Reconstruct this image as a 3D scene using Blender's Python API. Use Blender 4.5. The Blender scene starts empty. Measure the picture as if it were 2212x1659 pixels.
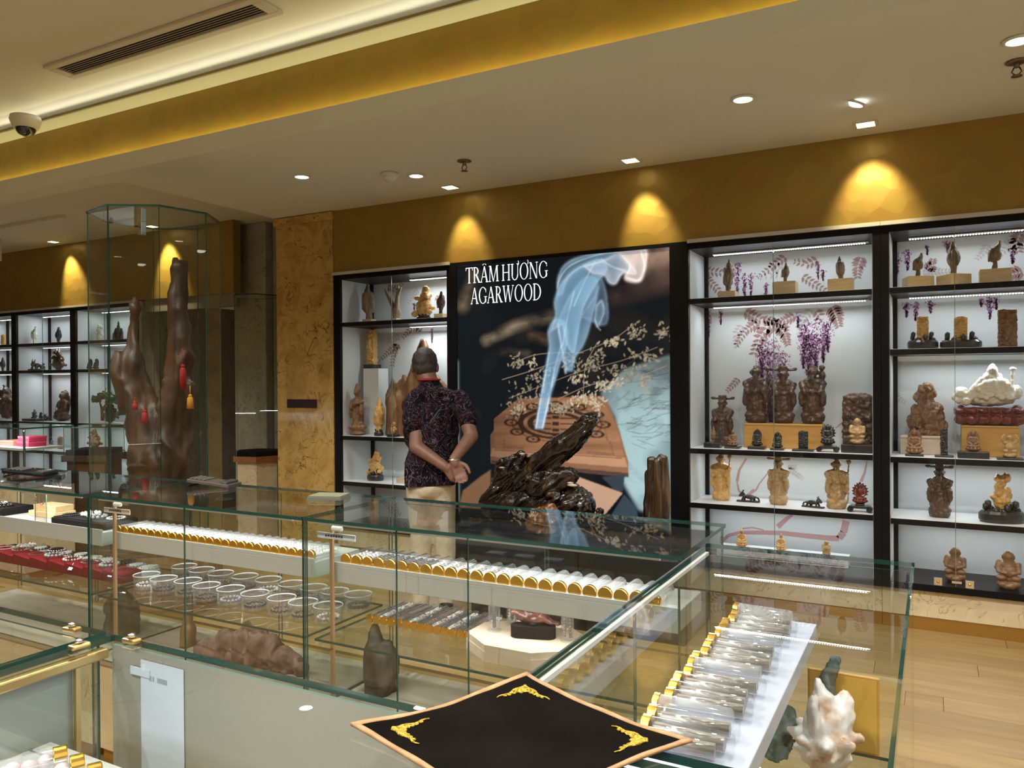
import bpy, bmesh, math, random
import numpy as np
from mathutils import Vector, Matrix, Quaternion, noise
random.seed(7)
R = math.radians
C = bpy.context.scene.collection
scene = bpy.context.scene

# ---------------------------------------------------------------- camera, world, exposure, large lights
FPX, CX, CY, EYE = 1679.4, 1106.0, 829.5, 1.5
yaw, pitch, roll = R(28.44), R(-.257), R(-.374)
FW = Vector((-math.sin(yaw)*math.cos(pitch), math.cos(yaw)*math.cos(pitch), math.sin(pitch)))
r0 = Vector((math.cos(yaw), math.sin(yaw), 0)); u0 = r0.cross(FW)
RT = r0*math.cos(roll) + u0*math.sin(roll); UP = -r0*math.sin(roll) + u0*math.cos(roll)
cam_d = bpy.data.cameras.new('camera'); cam = bpy.data.objects.new('camera', cam_d); C.objects.link(cam)
cam_d.sensor_width = 36; cam_d.lens = FPX/2212*36; cam_d.clip_start = .02
M = Matrix((RT, UP, -FW)).transposed().to_4x4(); M.translation = (0, 0, EYE); cam.matrix_world = M
scene.camera = cam
w = bpy.data.worlds.new('world'); scene.world = w; w.use_nodes = True
bgn = w.node_tree.nodes['Background']; bgn.inputs[0].default_value = (1, .85, .58, 1); bgn.inputs[1].default_value = .05
vs = scene.view_settings; vs.view_transform = 'Standard'; vs.look = 'None'; vs.gamma = 1; vs.use_curve_mapping = False; vs.exposure = .35
cy = scene.cycles
cy.max_bounces = 7; cy.diffuse_bounces = 3; cy.glossy_bounces = 3; cy.transmission_bounces = 3; cy.transparent_max_bounces = 32
cy.caustics_reflective = False; cy.caustics_refractive = False; cy.sample_clamp_indirect = 4; cy.use_denoising = True
cy.use_adaptive_sampling = True; cy.adaptive_threshold = .03; cy.blur_glossy = .5
WHITE, WARM, COOL = (1, .965, .90), (1, .78, .45), (.90, .96, 1)

def lamp(kind, name, loc, power, col, target=None, **k):
    d = bpy.data.lights.new(name, kind); o = bpy.data.objects.new(name, d); C.objects.link(o)
    d.energy = power; d.color = col; o.location = loc
    t = Vector(target) if target else Vector(loc)+Vector((0, 0, -1))
    o.rotation_euler = (t-Vector(loc)).to_track_quat('-Z', 'Y').to_euler()
    for a, b in k.items(): setattr(d, a, b)
    return o
def strip_lamp(name, loc, length, power, col, target, width=.02):
    o = lamp('AREA', name, loc, power, col, target, shape='RECTANGLE', size=length, size_y=width)
    # long side along world X
    z = -(Vector(target)-Vector(loc)).normalized(); x = Vector((1, 0, 0)); y = z.cross(x).normalized()
    m = Matrix((x, y, z)).transposed().to_4x4(); m.translation = loc; o.matrix_world = m
    return o

# measured pixel -> world point: on the plane axis=value, or at a view depth
def ray(px, py): return RT*((px-CX)/FPX) + UP*((CY-py)/FPX) + FW
def at(px, py, ax, val):
    d = ray(px, py); o = Vector((0, 0, EYE)); return o + d*((val-o[ax])/d[ax])
def deep(px, py, d): return Vector((0, 0, EYE)) + ray(px, py)*d

# ---------------------------------------------------------------- mesh helpers
class MB:
    def __init__(s): s.v = []; s.f = []; s.mi = []; s.sm = []
    def add(s, vs, fs, mi=0, sm=False):
        n = len(s.v); s.v += [tuple(v) for v in vs]; s.f += [tuple(i+n for i in f) for f in fs]
        s.mi += [mi]*len(fs); s.sm += [sm]*len(fs); return s
    def box(s, x0, x1, y0, y1, z0, z1, mi=0, m=None):
        v = [Vector((x, y, z)) for z in (z0, z1) for y in (y0, y1) for x in (x0, x1)]
        if m: v = [m @ a for a in v]
        return s.add(v, [(0, 2, 3, 1), (4, 5, 7, 6), (0, 1, 5, 4), (2, 6, 7, 3), (0, 4, 6, 2), (1, 3, 7, 5)], mi)
    def cbox(s, x0, x1, y0, y1, z0, z1, b=.003, mi=0, m=None):      # chamfered box
        t = bmesh.new(); r = bmesh.ops.create_cube(t, size=1)
        for v in t.verts:
            v.co = Vector(((x0+x1)/2+v.co.x*(x1-x0), (y0+y1)/2+v.co.y*(y1-y0), (z0+z1)/2+v.co.z*(z1-z0)))
        bmesh.ops.bevel(t, geom=t.edges[:], offset=b, segments=2, affect='EDGES', profile=.5)
        return s.bm(t, mi, m)
    def bm(s, t, mi=0, m=None, sm=False):
        t.verts.index_update(); v = [(m @ a.co) if m else a.co for a in t.verts]
        s.add(v, [[x.index for x in f.verts] for f in t.faces], mi, sm); t.free(); return s
    def tube(s, pts, rad, n=10, mi=0, cap=True, sm=True):
        pts = [Vector(p) for p in pts]; k = len(pts)
        rad = rad if hasattr(rad, '__len__') else [rad]*k
        d0 = (pts[1]-pts[0]).normalized(); a = d0.orthogonal().normalized(); vs = []
        for i, p in enumerate(pts):
            d = (pts[min(i+1, k-1)]-pts[max(i-1, 0)]).normalized()
            a = (a-d*a.dot(d)).normalized(); b = d.cross(a)
            vs += [p+(a*math.cos(2*math.pi*j/n)+b*math.sin(2*math.pi*j/n))*rad[i] for j in range(n)]
        fs = [(i*n+j, i*n+(j+1) % n, (i+1)*n+(j+1) % n, (i+1)*n+j) for i in range(k-1) for j in range(n)]
        s.add(vs, fs, mi, sm)
        if cap:
            b = len(s.v)-k*n
            s.f += [tuple(b+j for j in reversed(range(n))), tuple(b+(k-1)*n+j for j in range(n))]; s.mi += [mi]*2; s.sm += [False]*2
        return s
    def lathe(s, prof, n=20, o=(0, 0, 0), mi=0, m=None, sm=True):   # prof: (r, z); closed at ends when r == 0
        vs = [Vector((r*math.cos(2*math.pi*j/n), r*math.sin(2*math.pi*j/n), z))+Vector(o) for r, z in prof for j in range(n)]
        if m: vs = [m @ v for v in vs]
        fs = [(i*n+j, i*n+(j+1) % n, (i+1)*n+(j+1) % n, (i+1)*n+j) for i in range(len(prof)-1) for j in range(n)]
        return s.add(vs, fs, mi, sm)
    def ball(s, c, r, sub=1, mi=0, sc=(1, 1, 1), m=None):
        vs, fs = ICO[sub]; c = Vector(c)
        v = [Vector((a[0]*r*sc[0], a[1]*r*sc[1], a[2]*r*sc[2]))+c for a in vs]
        if m: v = [m @ a for a in v]
        return s.add(v, fs, mi, True)
    def prism(s, pts, z0, z1, mi=0, m=None):                          # pts: outline in xy
        n = len(pts); v = [Vector((x, y, z0)) for x, y in pts]+[Vector((x, y, z1)) for x, y in pts]
        if m: v = [m @ a for a in v]
        return s.add(v, [tuple(reversed(range(n))), tuple(range(n, 2*n))]+[(i, (i+1) % n, n+(i+1) % n, n+i) for i in range(n)], mi)
    def mesh(s, name, mats, off=(0, 0, 0)):
        me = bpy.data.meshes.new(name); o = Vector(off)
        me.from_pydata([Vector(v)-o for v in s.v], [], s.f)
        me.polygons.foreach_set('material_index', s.mi); me.polygons.foreach_set('use_smooth', s.sm)
        for m in (mats if isinstance(mats, (list, tuple)) else [mats]): me.materials.append(m)
        me.update(); return me
    def build(s, name, mats, parent=None, off=None, **pr):
        if off is None: off = OFF.get(parent.name, (0, 0, 0)) if parent else (0, 0, 0)
        return link(name, s.mesh(name, mats, off), parent, **pr)
ICO = {}
for sub in (0, 1, 2, 3):
    t = bmesh.new(); bmesh.ops.create_icosphere(t, subdivisions=max(sub, 1), radius=1) if sub else bmesh.ops.create_uvsphere(t, u_segments=6, v_segments=4, radius=1)
    t.verts.index_update(); ICO[sub] = ([tuple(v.co) for v in t.verts], [tuple(x.index for x in f.verts) for f in t.faces]); t.free()
OFF = {}
def link(name, me, parent=None, **pr):
    o = bpy.data.objects.new(name, me); C.objects.link(o)
    if parent: o.parent = parent; OFF[o.name] = OFF.get(parent.name, (0, 0, 0))
    for k, v in pr.items(): o[k] = v
    return o
def thing(name, label, cat, loc=(0, 0, 0), rz=0, group=None):
    o = bpy.data.objects.new(name, None); C.objects.link(o); o.location = loc; o.rotation_euler = (0, 0, rz)
    o['label'] = label; o['category'] = cat; o.empty_display_size = .05
    if group: o['group'] = group
    OFF[o.name] = tuple(loc); return o
def tag(o, label, cat, group=None):
    o['label'] = label; o['category'] = cat
    if group: o['group'] = group
    return o
def structure(o): o['kind'] = 'structure'; return o
def dup(root, loc, rz=0, label=None, group=None):
    r = root.copy(); C.objects.link(r); r.location = loc; r.rotation_euler = (0, 0, rz); OFF[r.name] = tuple(loc)
    if label: r['label'] = label
    if group: r['group'] = group
    for ch in list(root.children):
        c = ch.copy(); C.objects.link(c); c.parent = r
        for g in list(ch.children):
            d = g.copy(); C.objects.link(d); d.parent = c
    return r
ONES = 'first second third fourth fifth sixth seventh eighth ninth tenth eleventh twelfth thirteenth fourteenth fifteenth sixteenth seventeenth eighteenth nineteenth twentieth'.split()
def nth(i): return ONES[i] if i < 20 else 'twenty-'+ONES[i-20] if i < 29 else 'thirtieth'

# ---------------------------------------------------------------- materials
def mat(name, col, rough=.5, metal=0, emit=None, es=0, coat=0, spec=.5):
    m = bpy.data.materials.new(name); m.use_nodes = True; b = m.node_tree.nodes['Principled BSDF']
    b.inputs['Base Color'].default_value = (*col, 1); b.inputs['Roughness'].default_value = rough; b.inputs['Metallic'].default_value = metal
    b.inputs['Specular IOR Level'].default_value = spec; b.inputs['Coat Weight'].default_value = coat
    if emit: b.inputs['Emission Color'].default_value = (*emit, 1); b.inputs['Emission Strength'].default_value = es
    return m
def nd(m, t, **k):
    n = m.node_tree.nodes.new(t)
    for a, b in k.items():
        if a.startswith('i_'): n.inputs[a[2:].replace('_', ' ')].default_value = b
        else: setattr(n, a, b)
    return n
def lk(m, a, ao, b, bi): m.node_tree.links.new(a.outputs[ao], b.inputs[bi])
def coords(m, sc=(1, 1, 1), rot=(0, 0, 0), kind='Object'):
    t = nd(m, 'ShaderNodeTexCoord'); mp = nd(m, 'ShaderNodeMapping'); mp.inputs['Scale'].default_value = sc; mp.inputs['Rotation'].default_value = rot
    lk(m, t, kind, mp, 'Vector'); return mp
def ramp(m, stops):
    r = nd(m, 'ShaderNodeValToRGB'); e = r.color_ramp.elements
    while len(e) < len(stops): e.new(.5)
    for x, (p, c) in zip(e, stops): x.position = p; x.color = (*c, 1)
    return r
def noisy(name, stops, scale=8, stretch=(1, 1, 1), rough=.5, detail=5, bump=0, dist=0, metal=0, coat=0, rnd=0, spec=.5):
    m = mat(name, (1, 1, 1), rough, metal, coat=coat, spec=spec); b = m.node_tree.nodes['Principled BSDF']
    mp = coords(m, stretch); n = nd(m, 'ShaderNodeTexNoise'); n.inputs['Scale'].default_value = scale; n.inputs['Detail'].default_value = detail; n.inputs['Distortion'].default_value = dist
    lk(m, mp, 'Vector', n, 'Vector'); r = ramp(m, stops)
    if rnd:
        oi = nd(m, 'ShaderNodeObjectInfo'); ad = nd(m, 'ShaderNodeMath', operation='MULTIPLY_ADD'); ad.inputs[1].default_value = rnd; ad.inputs[2].default_value = -rnd/2
        a2 = nd(m, 'ShaderNodeMath', operation='ADD'); lk(m, oi, 'Random', ad, 0); lk(m, n, 'Fac', a2, 0); lk(m, ad, 0, a2, 1); lk(m, a2, 0, r, 'Fac')
        cb = nd(m, 'ShaderNodeVectorMath', operation='ADD'); lk(m, mp, 'Vector', cb, 0); lk(m, oi, 'Random', cb, 1); lk(m, cb, 0, n, 'Vector')
    else: lk(m, n, 'Fac', r, 'Fac')
    lk(m, r, 'Color', b, 'Base Color')
    if bump:
        bp = nd(m, 'ShaderNodeBump'); bp.inputs['Strength'].default_value = bump; bp.inputs['Distance'].default_value = .01
        lk(m, n, 'Fac', bp, 'Height'); lk(m, bp, 'Normal', b, 'Normal')
    return m
def glass(name, tint, ior=1.55, rough=0.0, boost=1.0, haze=0):
    m = bpy.data.materials.new(name); m.use_nodes = True; nt = m.node_tree; nt.nodes.clear()
    out = nd(m, 'ShaderNodeOutputMaterial'); tr = nd(m, 'ShaderNodeBsdfTransparent'); tr.inputs[0].default_value = (*tint, 1)
    gl = nd(m, 'ShaderNodeBsdfGlossy'); gl.inputs['Roughness'].default_value = rough; gl.inputs[0].default_value = (boost, boost, boost, 1)
    fr = nd(m, 'ShaderNodeFresnel'); fr.inputs[0].default_value = ior; ge = nd(m, 'ShaderNodeNewGeometry')
    inv = nd(m, 'ShaderNodeMath', operation='SUBTRACT'); inv.inputs[0].default_value = 1; lk(m, ge, 'Backfacing', inv, 1)
    mu = nd(m, 'ShaderNodeMath', operation='MULTIPLY'); lk(m, fr, 0, mu, 0); lk(m, inv, 0, mu, 1)
    mx = nd(m, 'ShaderNodeMixShader'); lk(m, mu, 0, mx, 0); lk(m, tr, 0, mx, 1); lk(m, gl, 0, mx, 2)
    if haze:
        df = nd(m, 'ShaderNodeBsdfDiffuse'); df.inputs[0].default_value = (.74, .76, .80, 1); m2 = nd(m, 'ShaderNodeMixShader'); m2.inputs[0].default_value = haze; lk(m, mx, 0, m2, 1); lk(m, df, 0, m2, 2); mx = m2
    lk(m, mx, 0, out, 0)
    return m
GLASS = glass('counter_glass', (.955, .975, .965), 1.6)
CLEAR = glass('door_glass', (.985, .99, .99), 1.35)
VITR = glass('vitrine_glass', (.945, .965, .95), 1.45)
ACRYL = glass('clear_acrylic', (.97, .97, .98), 1.75, .08, haze=.16)
EDGE = mat('green_glass_edge', (.012, .06, .05), .12, coat=.3)
EDGE_LT = mat('pale_glass_edge', (.15, .23, .20), .2)
CBOX = glass('clear_box_plastic', (.96, .965, .97), 1.7, .02, haze=.035)
DECK = noisy('grey_beige_deck', [(.3, (.36, .31, .235)), (.7, (.45, .39, .30))], 5, (1, 6, 6), .35)
BLACK = mat('black_lacquer', (.006, .006, .007), .4, spec=.15)
BLACKV = mat('black_velvet', (.008, .008, .010), .9, spec=.15)
WHITEP = mat('white_laminate', (.78, .80, .80), .35)
PANEL = mat('white_back_panel', (.74, .78, .79), .5)
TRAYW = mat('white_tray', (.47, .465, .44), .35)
FROST = noisy('frosted_grey_panel', [(.3, (.31, .30, .255)), (.7, (.345, .335, .285))], 2, rough=.3)
GOLD = mat('gold_cap', (.95, .55, .10), .22, 1)
BRASS = mat('brass', (.80, .58, .26), .3, 1)
CHROME = mat('chrome', (.85, .85, .85), .12, 1)
PLAST = mat('white_plastic', (.72, .70, .66), .4)
PAPER_REFL = mat('card_and_reflection_white', (.60, .66, .76), .6)  # bluish white for cards, also colours the painted reflection strip
CEIL = noisy('ceiling_paint', [(.4, (.74, .76, .71)), (.6, (.76, .78, .73))], .7, rough=.8)
LAMPE = mat('lamp_lens', (.9, .9, .9), .4, emit=(1, .95, .85), es=9)
LAMPY = mat('warm_lamp_lens', (.9, .9, .8), .4, emit=(1, .85, .50), es=7)
LEDE = mat('led_strip', (1, 1, 1), .4, emit=(.95, .98, 1), es=2.2)
INKS = mat('dark_ink', (.03, .03, .035), .6)
GOLDTH = noisy('gold_thread', [(.35, (.42, .24, .02)), (.65, (.92, .66, .10))], 260, rough=.35, bump=.8, metal=.3)
def wallpaper():
    m = mat('gold_scale_wallpaper', (.3, .18, .05), .42, .35); b = m.node_tree.nodes['Principled BSDF']
    mp = coords(m, (1, 1, 1)); n = nd(m, 'ShaderNodeTexNoise'); n.inputs['Scale'].default_value = 2.2; lk(m, mp, 'Vector', n, 'Vector')
    v = nd(m, 'ShaderNodeTexVoronoi', feature='F1'); v.inputs['Scale'].default_value = 9.5; lk(m, mp, 'Vector', v, 'Vector')
    r = ramp(m, [(.3, (.32, .205, .042)), (.7, (.37, .24, .050))]); lk(m, n, 'Fac', r, 'Fac')
    mx = nd(m, 'ShaderNodeMix', data_type='RGBA', blend_type='MULTIPLY'); mx.inputs[0].default_value = .10
    lk(m, r, 'Color', mx, 'A'); lk(m, v, 'Color', mx, 'B'); lk(m, mx, 'Result', b, 'Base Color')
    bp = nd(m, 'ShaderNodeBump'); bp.inputs['Strength'].default_value = .35; bp.inputs['Distance'].default_value = .012; lk(m, v, 'Distance', bp, 'Height'); lk(m, bp, 'Normal', b, 'Normal')
    return m
GOLDW = wallpaper()
def marble(name, base, mid, vein, scale=2.2, vs=3.0, rough=.2):
    m = mat(name, base, rough); b = m.node_tree.nodes['Principled BSDF']; mp = coords(m)
    n = nd(m, 'ShaderNodeTexNoise'); n.inputs['Scale'].default_value = scale; n.inputs['Detail'].default_value = 8; n.inputs['Distortion'].default_value = .8; lk(m, mp, 'Vector', n, 'Vector')
    r = ramp(m, [(.3, mid), (.55, base), (.75, mid)]); lk(m, n, 'Fac', r, 'Fac')
    n2 = nd(m, 'ShaderNodeTexNoise'); n2.inputs['Scale'].default_value = vs; n2.inputs['Detail'].default_value = 10; n2.inputs['Distortion'].default_value = 1.6; lk(m, mp, 'Vector', n2, 'Vector')
    r2 = ramp(m, [(.48, (0, 0, 0)), (.5, (1, 1, 1)), (.52, (0, 0, 0))]); lk(m, n2, 'Fac', r2, 'Fac')
    n3 = nd(m, 'ShaderNodeTexNoise'); n3.inputs['Scale'].default_value = scale*1.3; lk(m, mp, 'Vector', n3, 'Vector')
    r3 = ramp(m, [(.40, (0, 0, 0)), (.58, (1, 1, 1))]); lk(m, n3, 'Fac', r3, 'Fac')
    mm = nd(m, 'ShaderNodeMath', operation='MULTIPLY'); lk(m, r2, 'Color', mm, 0); lk(m, r3, 'Color', mm, 1)
    mx = nd(m, 'ShaderNodeMix', data_type='RGBA'); lk(m, mm, 0, mx, 0); lk(m, r, 'Color', mx, 'A'); mx.inputs['B'].default_value = (*vein, 1)
    lk(m, mx, 'Result', b, 'Base Color'); return m
GOLDM = marble('golden_marble', (.58, .38, .125), (.40, .22, .05), (.12, .05, .01), 5, 6)
CREAMM = marble('cream_marble', (.72, .60, .40), (.64, .51, .315), (.40, .29, .16), 6, 7)
GREYM = marble('grey_marble', (.44, .41, .36), (.36, .33, .29), (.22, .20, .17), 2.5, 5)
PLINTH = mat('gold_kick_plate', (.36, .19, .035), .35, .4)
def wood(name, a, b_, sc=6, st=(1, 8, 8), rough=.45, rnd=0, bump=.05): return noisy(name, [(.3, a), (.7, b_)], sc, st, rough, 6, bump, .6, rnd=rnd)
FLOORW = wood('oak_floor', (.245, .155, .056), (.34, .228, .088), 2.2, (1.0, 9, 9), .38, .35)
LIGHTW = wood('pale_pine', (.62, .42, .20), (.76, .56, .32), 8, (1, 6, 6))
BOXW = wood('amber_wood_or_floor', (.50, .25, .06), (.60, .33, .09), 6, (1, 7, 7), .4)
BIRCH = wood('birch_board', (.58, .45, .32), (.68, .56, .43), 5, (1, 7, 7), .5)
def carved(name, a, b_, rough=.4, coat=0): return noisy(name, [(.32, a), (.68, b_)], 28, (1, 1, .35), rough, 6, .35, .5, coat=coat)
DARKC = carved('dark_carved_wood', (.045, .022, .012), (.11, .055, .03), .35, .15)
BROWNC = carved('brown_carved_wood', (.16, .08, .035), (.30, .16, .075))
TANC = carved('honey_carved_wood', (.56, .30, .085), (.74, .46, .17))
OAKC = carved('khaki_carved_wood', (.36, .22, .09), (.52, .34, .16))
GREYC = carved('grey_agarwood', (.13, .09, .055), (.34, .25, .16), .6)
REDC = carved('red_lacquer_carved_wood', (.10, .014, .010), (.19, .03, .02), .2, .4)
INKC = carved('black_carved_wood', (.008, .007, .007), (.03, .026, .024), .3, .2)
RESIN = noisy('glossy_black_agarwood', [(.38, (.004, .003, .003)), (.66, (.03, .016, .008)), (.8, (.20, .11, .04))], 16, (1, 1, .18), .16, 7, .6, 1.0, coat=.7)
STUMPC = noisy('streaked_dark_agarwood', [(.40, (.012, .007, .004)), (.58, (.045, .022, .010)), (.76, (.20, .115, .045))], 14, (1.2, 1.2, .12), .22, 7, .6, .6, coat=.5)
DRIFT = noisy('driftwood_brown', [(.3, (.022, .010, .004)), (.7, (.095, .038, .014))], 9, (1, 1, .25), .45, 6, .3, .5)
ROOTC = noisy('rust_rootwood', [(.3, (.09, .04, .015)), (.55, (.24, .115, .04)), (.75, (.36, .19, .07))], 13, (1, 1, .15), .4, 6, .4, .5)
JADE = noisy('cream_jade', [(.3, (.78, .74, .58)), (.7, (.86, .85, .78))], 10, rough=.25)
SHELL = noisy('conch_shell', [(.34, (.50, .24, .12)), (.44, (.78, .60, .50)), (.52, (.82, .79, .82))], 16, rough=.3)
STONE = noisy('grey_green_stone', [(.35, (.05, .08, .08)), (.65, (.20, .26, .25))], 26, rough=.6)
REDV = noisy('red_velvet', [(.3, (.10, .0015, .006)), (.7, (.17, .003, .012))], 30, rough=.9, spec=.1)
BEADK = mat('black_beads', (.012, .011, .011), .15, coat=.5)
BEADB = mat('brown_beads', (.13, .075, .045), .3)
BEADW = mat('pearl_white_beads', (.72, .68, .62), .2)
BEADG = mat('grey_stone_beads', (.26, .25, .26), .18, coat=.4)
BEADM = noisy('mottled_beads', [(.35, (.06, .05, .05)), (.5, (.55, .5, .46)), (.65, (.78, .74, .70))], 60, rough=.2)
BEADP = mat('pink_quartz_beads', (.72, .52, .55), .2, coat=.5)
# ---------------------------------------------------------------- carved bodies: overlapping solids fused into one skin
def blob(name, shapes, voxel, amp=0, nscale=9, stretch=(1, 1, 1), smooth=1, scale=(1, 1, 1), seed=0, ridge=False, nrot=None):
    b = MB()
    for s in shapes:
        if s[0] == 'e':
            m = Matrix.Translation(s[1]) @ (Matrix.Rotation(s[3][0], 4, s[3][1]) if len(s) > 3 else Matrix()) @ Matrix.Diagonal((*s[2], 1))
            b.add([m @ Vector(v) for v in ICO[2][0]], ICO[2][1])
        elif s[0] == 'c':
            b.tube([s[1], s[2]], [s[3], s[4]], 12)
            b.ball(s[1], s[3], 2); b.ball(s[2], s[4], 2)
        elif s[0] == 'b':
            m = Matrix.Translation(s[1]) @ (Matrix.Rotation(s[3][0], 4, s[3][1]) if len(s) > 3 else Matrix())
            h = s[2]; b.box(-h[0], h[0], -h[1], h[1], -h[2], h[2], m=m)
        elif s[0] == 'p': b.prism(s[1], s[2], s[3], m=s[4] if len(s) > 4 else None)
    me = b.mesh('tmp', []); o = bpy.data.objects.new('tmp', me); C.objects.link(o)
    md = o.modifiers.new('r', 'REMESH'); md.mode = 'VOXEL'; md.voxel_size = voxel; md.use_smooth_shade = True
    if smooth: sm = o.modifiers.new('s', 'SMOOTH'); sm.iterations = smooth; sm.factor = .5
    dg = bpy.context.evaluated_depsgraph_get(); out = bpy.data.meshes.new_from_object(o.evaluated_get(dg)); out.name = name
    bpy.data.objects.remove(o); bpy.data.meshes.remove(me)
    n = len(out.vertices); co = np.empty(n*3, 'f'); out.vertices.foreach_get('co', co); co = co.reshape(-1, 3)
    if amp:
        no = np.empty(n*3, 'f'); out.vertices.foreach_get('normal', no); no = no.reshape(-1, 3)
        k = np.empty(n, 'f')
        cr = co if nrot is None else co @ np.array(Matrix.Rotation(nrot, 3, 'Y')).T
        for i in range(n):
            p = Vector((cr[i, 0]*nscale*stretch[0]+seed*3.7, cr[i, 1]*nscale*stretch[1], cr[i, 2]*nscale*stretch[2]))
            q = noise.fractal(p, 1.0, 2.0, 3)
            k[i] = (1-abs(q)*2.2) if ridge else q
        co = co+no*(k*amp)[:, None]
    co = co*np.array(scale, 'f'); co[:, 2] = np.maximum(co[:, 2], 0)
    out.vertices.foreach_set('co', co.astype('f').ravel()); out.update(); return out

def sage(hat=0, staff=1, child=0, beard=1):
    s = [('e', (0, 0, .06), (.19, .16, .10)), ('e', (-.09, -.03, .13), (.10, .12, .08)), ('e', (.09, -.03, .12), (.11, .12, .09)),
         ('c', (0, 0, .22), (0, 0, .62), .155, .125), ('e', (0, .02, .24), (.18, .14, .09)), ('e', (0, 0, .68), (.175, .115, .095)),
         ('c', (-.16, -.01, .66), (-.12, -.12, .52), .062, .05), ('c', (.16, -.01, .66), (.12, -.12, .52), .062, .05),
         ('e', (-.165, -.06, .42), (.055, .075, .15)), ('e', (.165, -.06, .42), (.055, .075, .15)), ('e', (0, -.13, .52), (.06, .04, .04)),
         ('c', (-.03, -.13, .26), (-.02, -.115, .46), .03, .02), ('c', (.05, -.13, .24), (.03, -.115, .46), .03, .02),
         ('e', (0, -.02, .84), (.082, .088, .10)), ('e', (0, -.10, .835), (.017, .025, .022)), ('e', (0, -.085, .87), (.06, .03, .014)),
         ('e', (-.085, -.01, .84), (.018, .02, .035)), ('e', (.085, -.01, .84), (.018, .02, .035)), ('e', (0, .0, .925), (.06, .065, .045))]
    if beard: s += [('c', (0, -.09, .78), (0, -.125, .60), .038, .018)]
    if hat: s += [('b', (0, 0, .95), (.07, .07, .045)), ('c', (-.19, .02, .93), (.19, .02, .93), .022, .022), ('e', (-.19, .02, .94), (.05, .02, .035)), ('e', (.19, .02, .94), (.05, .02, .035))]
    if staff: s += [('c', (.185, -.13, .16), (.20, -.11, .93), .016, .016), ('e', (.20, -.11, .90), (.045, .04, .05))]
    if child: s += [('e', (.15, -.02, .79), (.055, .06, .09)), ('e', (.15, -.03, .92), (.05, .05, .055))]
    return s
def belly(arms=0):
    s = [('e', (0, 0, .09), (.27, .22, .12)), ('e', (-.12, -.08, .12), (.14, .13, .10)), ('e', (.13, -.06, .14), (.13, .14, .12)),
         ('e', (-.14, -.10, .29), (.13, .12, .085)), ('e', (.14, -.10, .29), (.13, .12, .085)), ('e', (0, -.08, .45), (.20, .17, .17)), ('e', (0, 0, .60), (.22, .15, .13)),
         ('e', (0, -.05, .83), (.125, .125, .12)), ('e', (0, -.15, .81), (.03, .03, .025)), ('e', (-.12, -.03, .79), (.03, .04, .06)), ('e', (.12, -.03, .79), (.03, .04, .06)), ('e', (0, -.14, .76), (.05, .02, .018)),
         ('e', (0, -.04, .935), (.055, .055, .018)), ('e', (0, -.06, .86), (.10, .09, .07)), ('e', (0, 0, .27), (.24, .17, .13)), ('c', (0, -.02, .66), (0, -.04, .78), .12, .11)]
    if arms: s += [('c', (-.2, 0, .62), (-.29, -.03, .78), .06, .05), ('c', (.2, 0, .62), (.29, -.03, .78), .06, .05), ('c', (-.29, -.03, .78), (-.2, -.03, .95), .05, .04), ('c', (.29, -.03, .78), (.2, -.03, .95), .05, .04)]
    else: s += [('c', (-.21, -.02, .62), (-.22, -.12, .44), .065, .055), ('c', (.21, -.02, .62), (.22, -.12, .44), .065, .055), ('c', (-.22, -.12, .44), (-.08, -.22, .42), .05, .035), ('c', (.22, -.12, .44), (.08, -.22, .42), .05, .035), ('c', (-.2, 0, .66), (-.24, .02, .5), .06, .06)]
    return s
def buddha(lotus=1, flame=0, petals=0):
    s = [('e', (0, -.03, .25), (.27, .20, .085)), ('c', (-.22, -.08, .25), (.1, -.18, .24), .06, .04), ('c', (.22, -.08, .25), (-.1, -.18, .24), .06, .04),
         ('e', (0, 0, .45), (.15, .11, .20)), ('e', (0, .01, .60), (.185, .105, .085)), ('c', (-.18, 0, .58), (-.20, -.06, .40), .055, .05), ('c', (.18, 0, .58), (.20, -.06, .40), .055, .05),
         ('c', (-.20, -.06, .40), (-.04, -.17, .33), .045, .035), ('c', (.20, -.06, .40), (.04, -.17, .33), .045, .035), ('c', (0, 0, .62), (0, -.01, .72), .05, .05),
         ('e', (0, -.01, .80), (.085, .092, .11)), ('e', (0, -.10, .79), (.015, .02, .025)), ('e', (-.085, 0, .77), (.015, .02, .05)), ('e', (.085, 0, .77), (.015, .02, .05)), ('e', (0, .01, .91), (.05, .05, .045))]
    if lotus:
        s += [('e', (0, 0, .08), (.25, .19, .09))]
        s += [('e', (.25*math.cos(a), .19*math.sin(a), .13), (.07, .06, .07)) for a in np.linspace(0, 2*math.pi, 11)[:-1]]
    if flame: s += [('e', (0, .11, .56), (.26, .05, .40)), ('c', (0, .11, .85), (0, .11, .985), .10, .015)]
    if petals:
        for k in range(11):
            a = math.pi*(k/10)*1.25-.39; s += [('c', (.20*math.cos(a), .10, .52+.22*math.sin(a)), (.33*math.cos(a), .10, .54+.38*math.sin(a)), .085, .02)]
        s += [('e', (0, .11, .55), (.26, .05, .34))]
    return s
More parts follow.
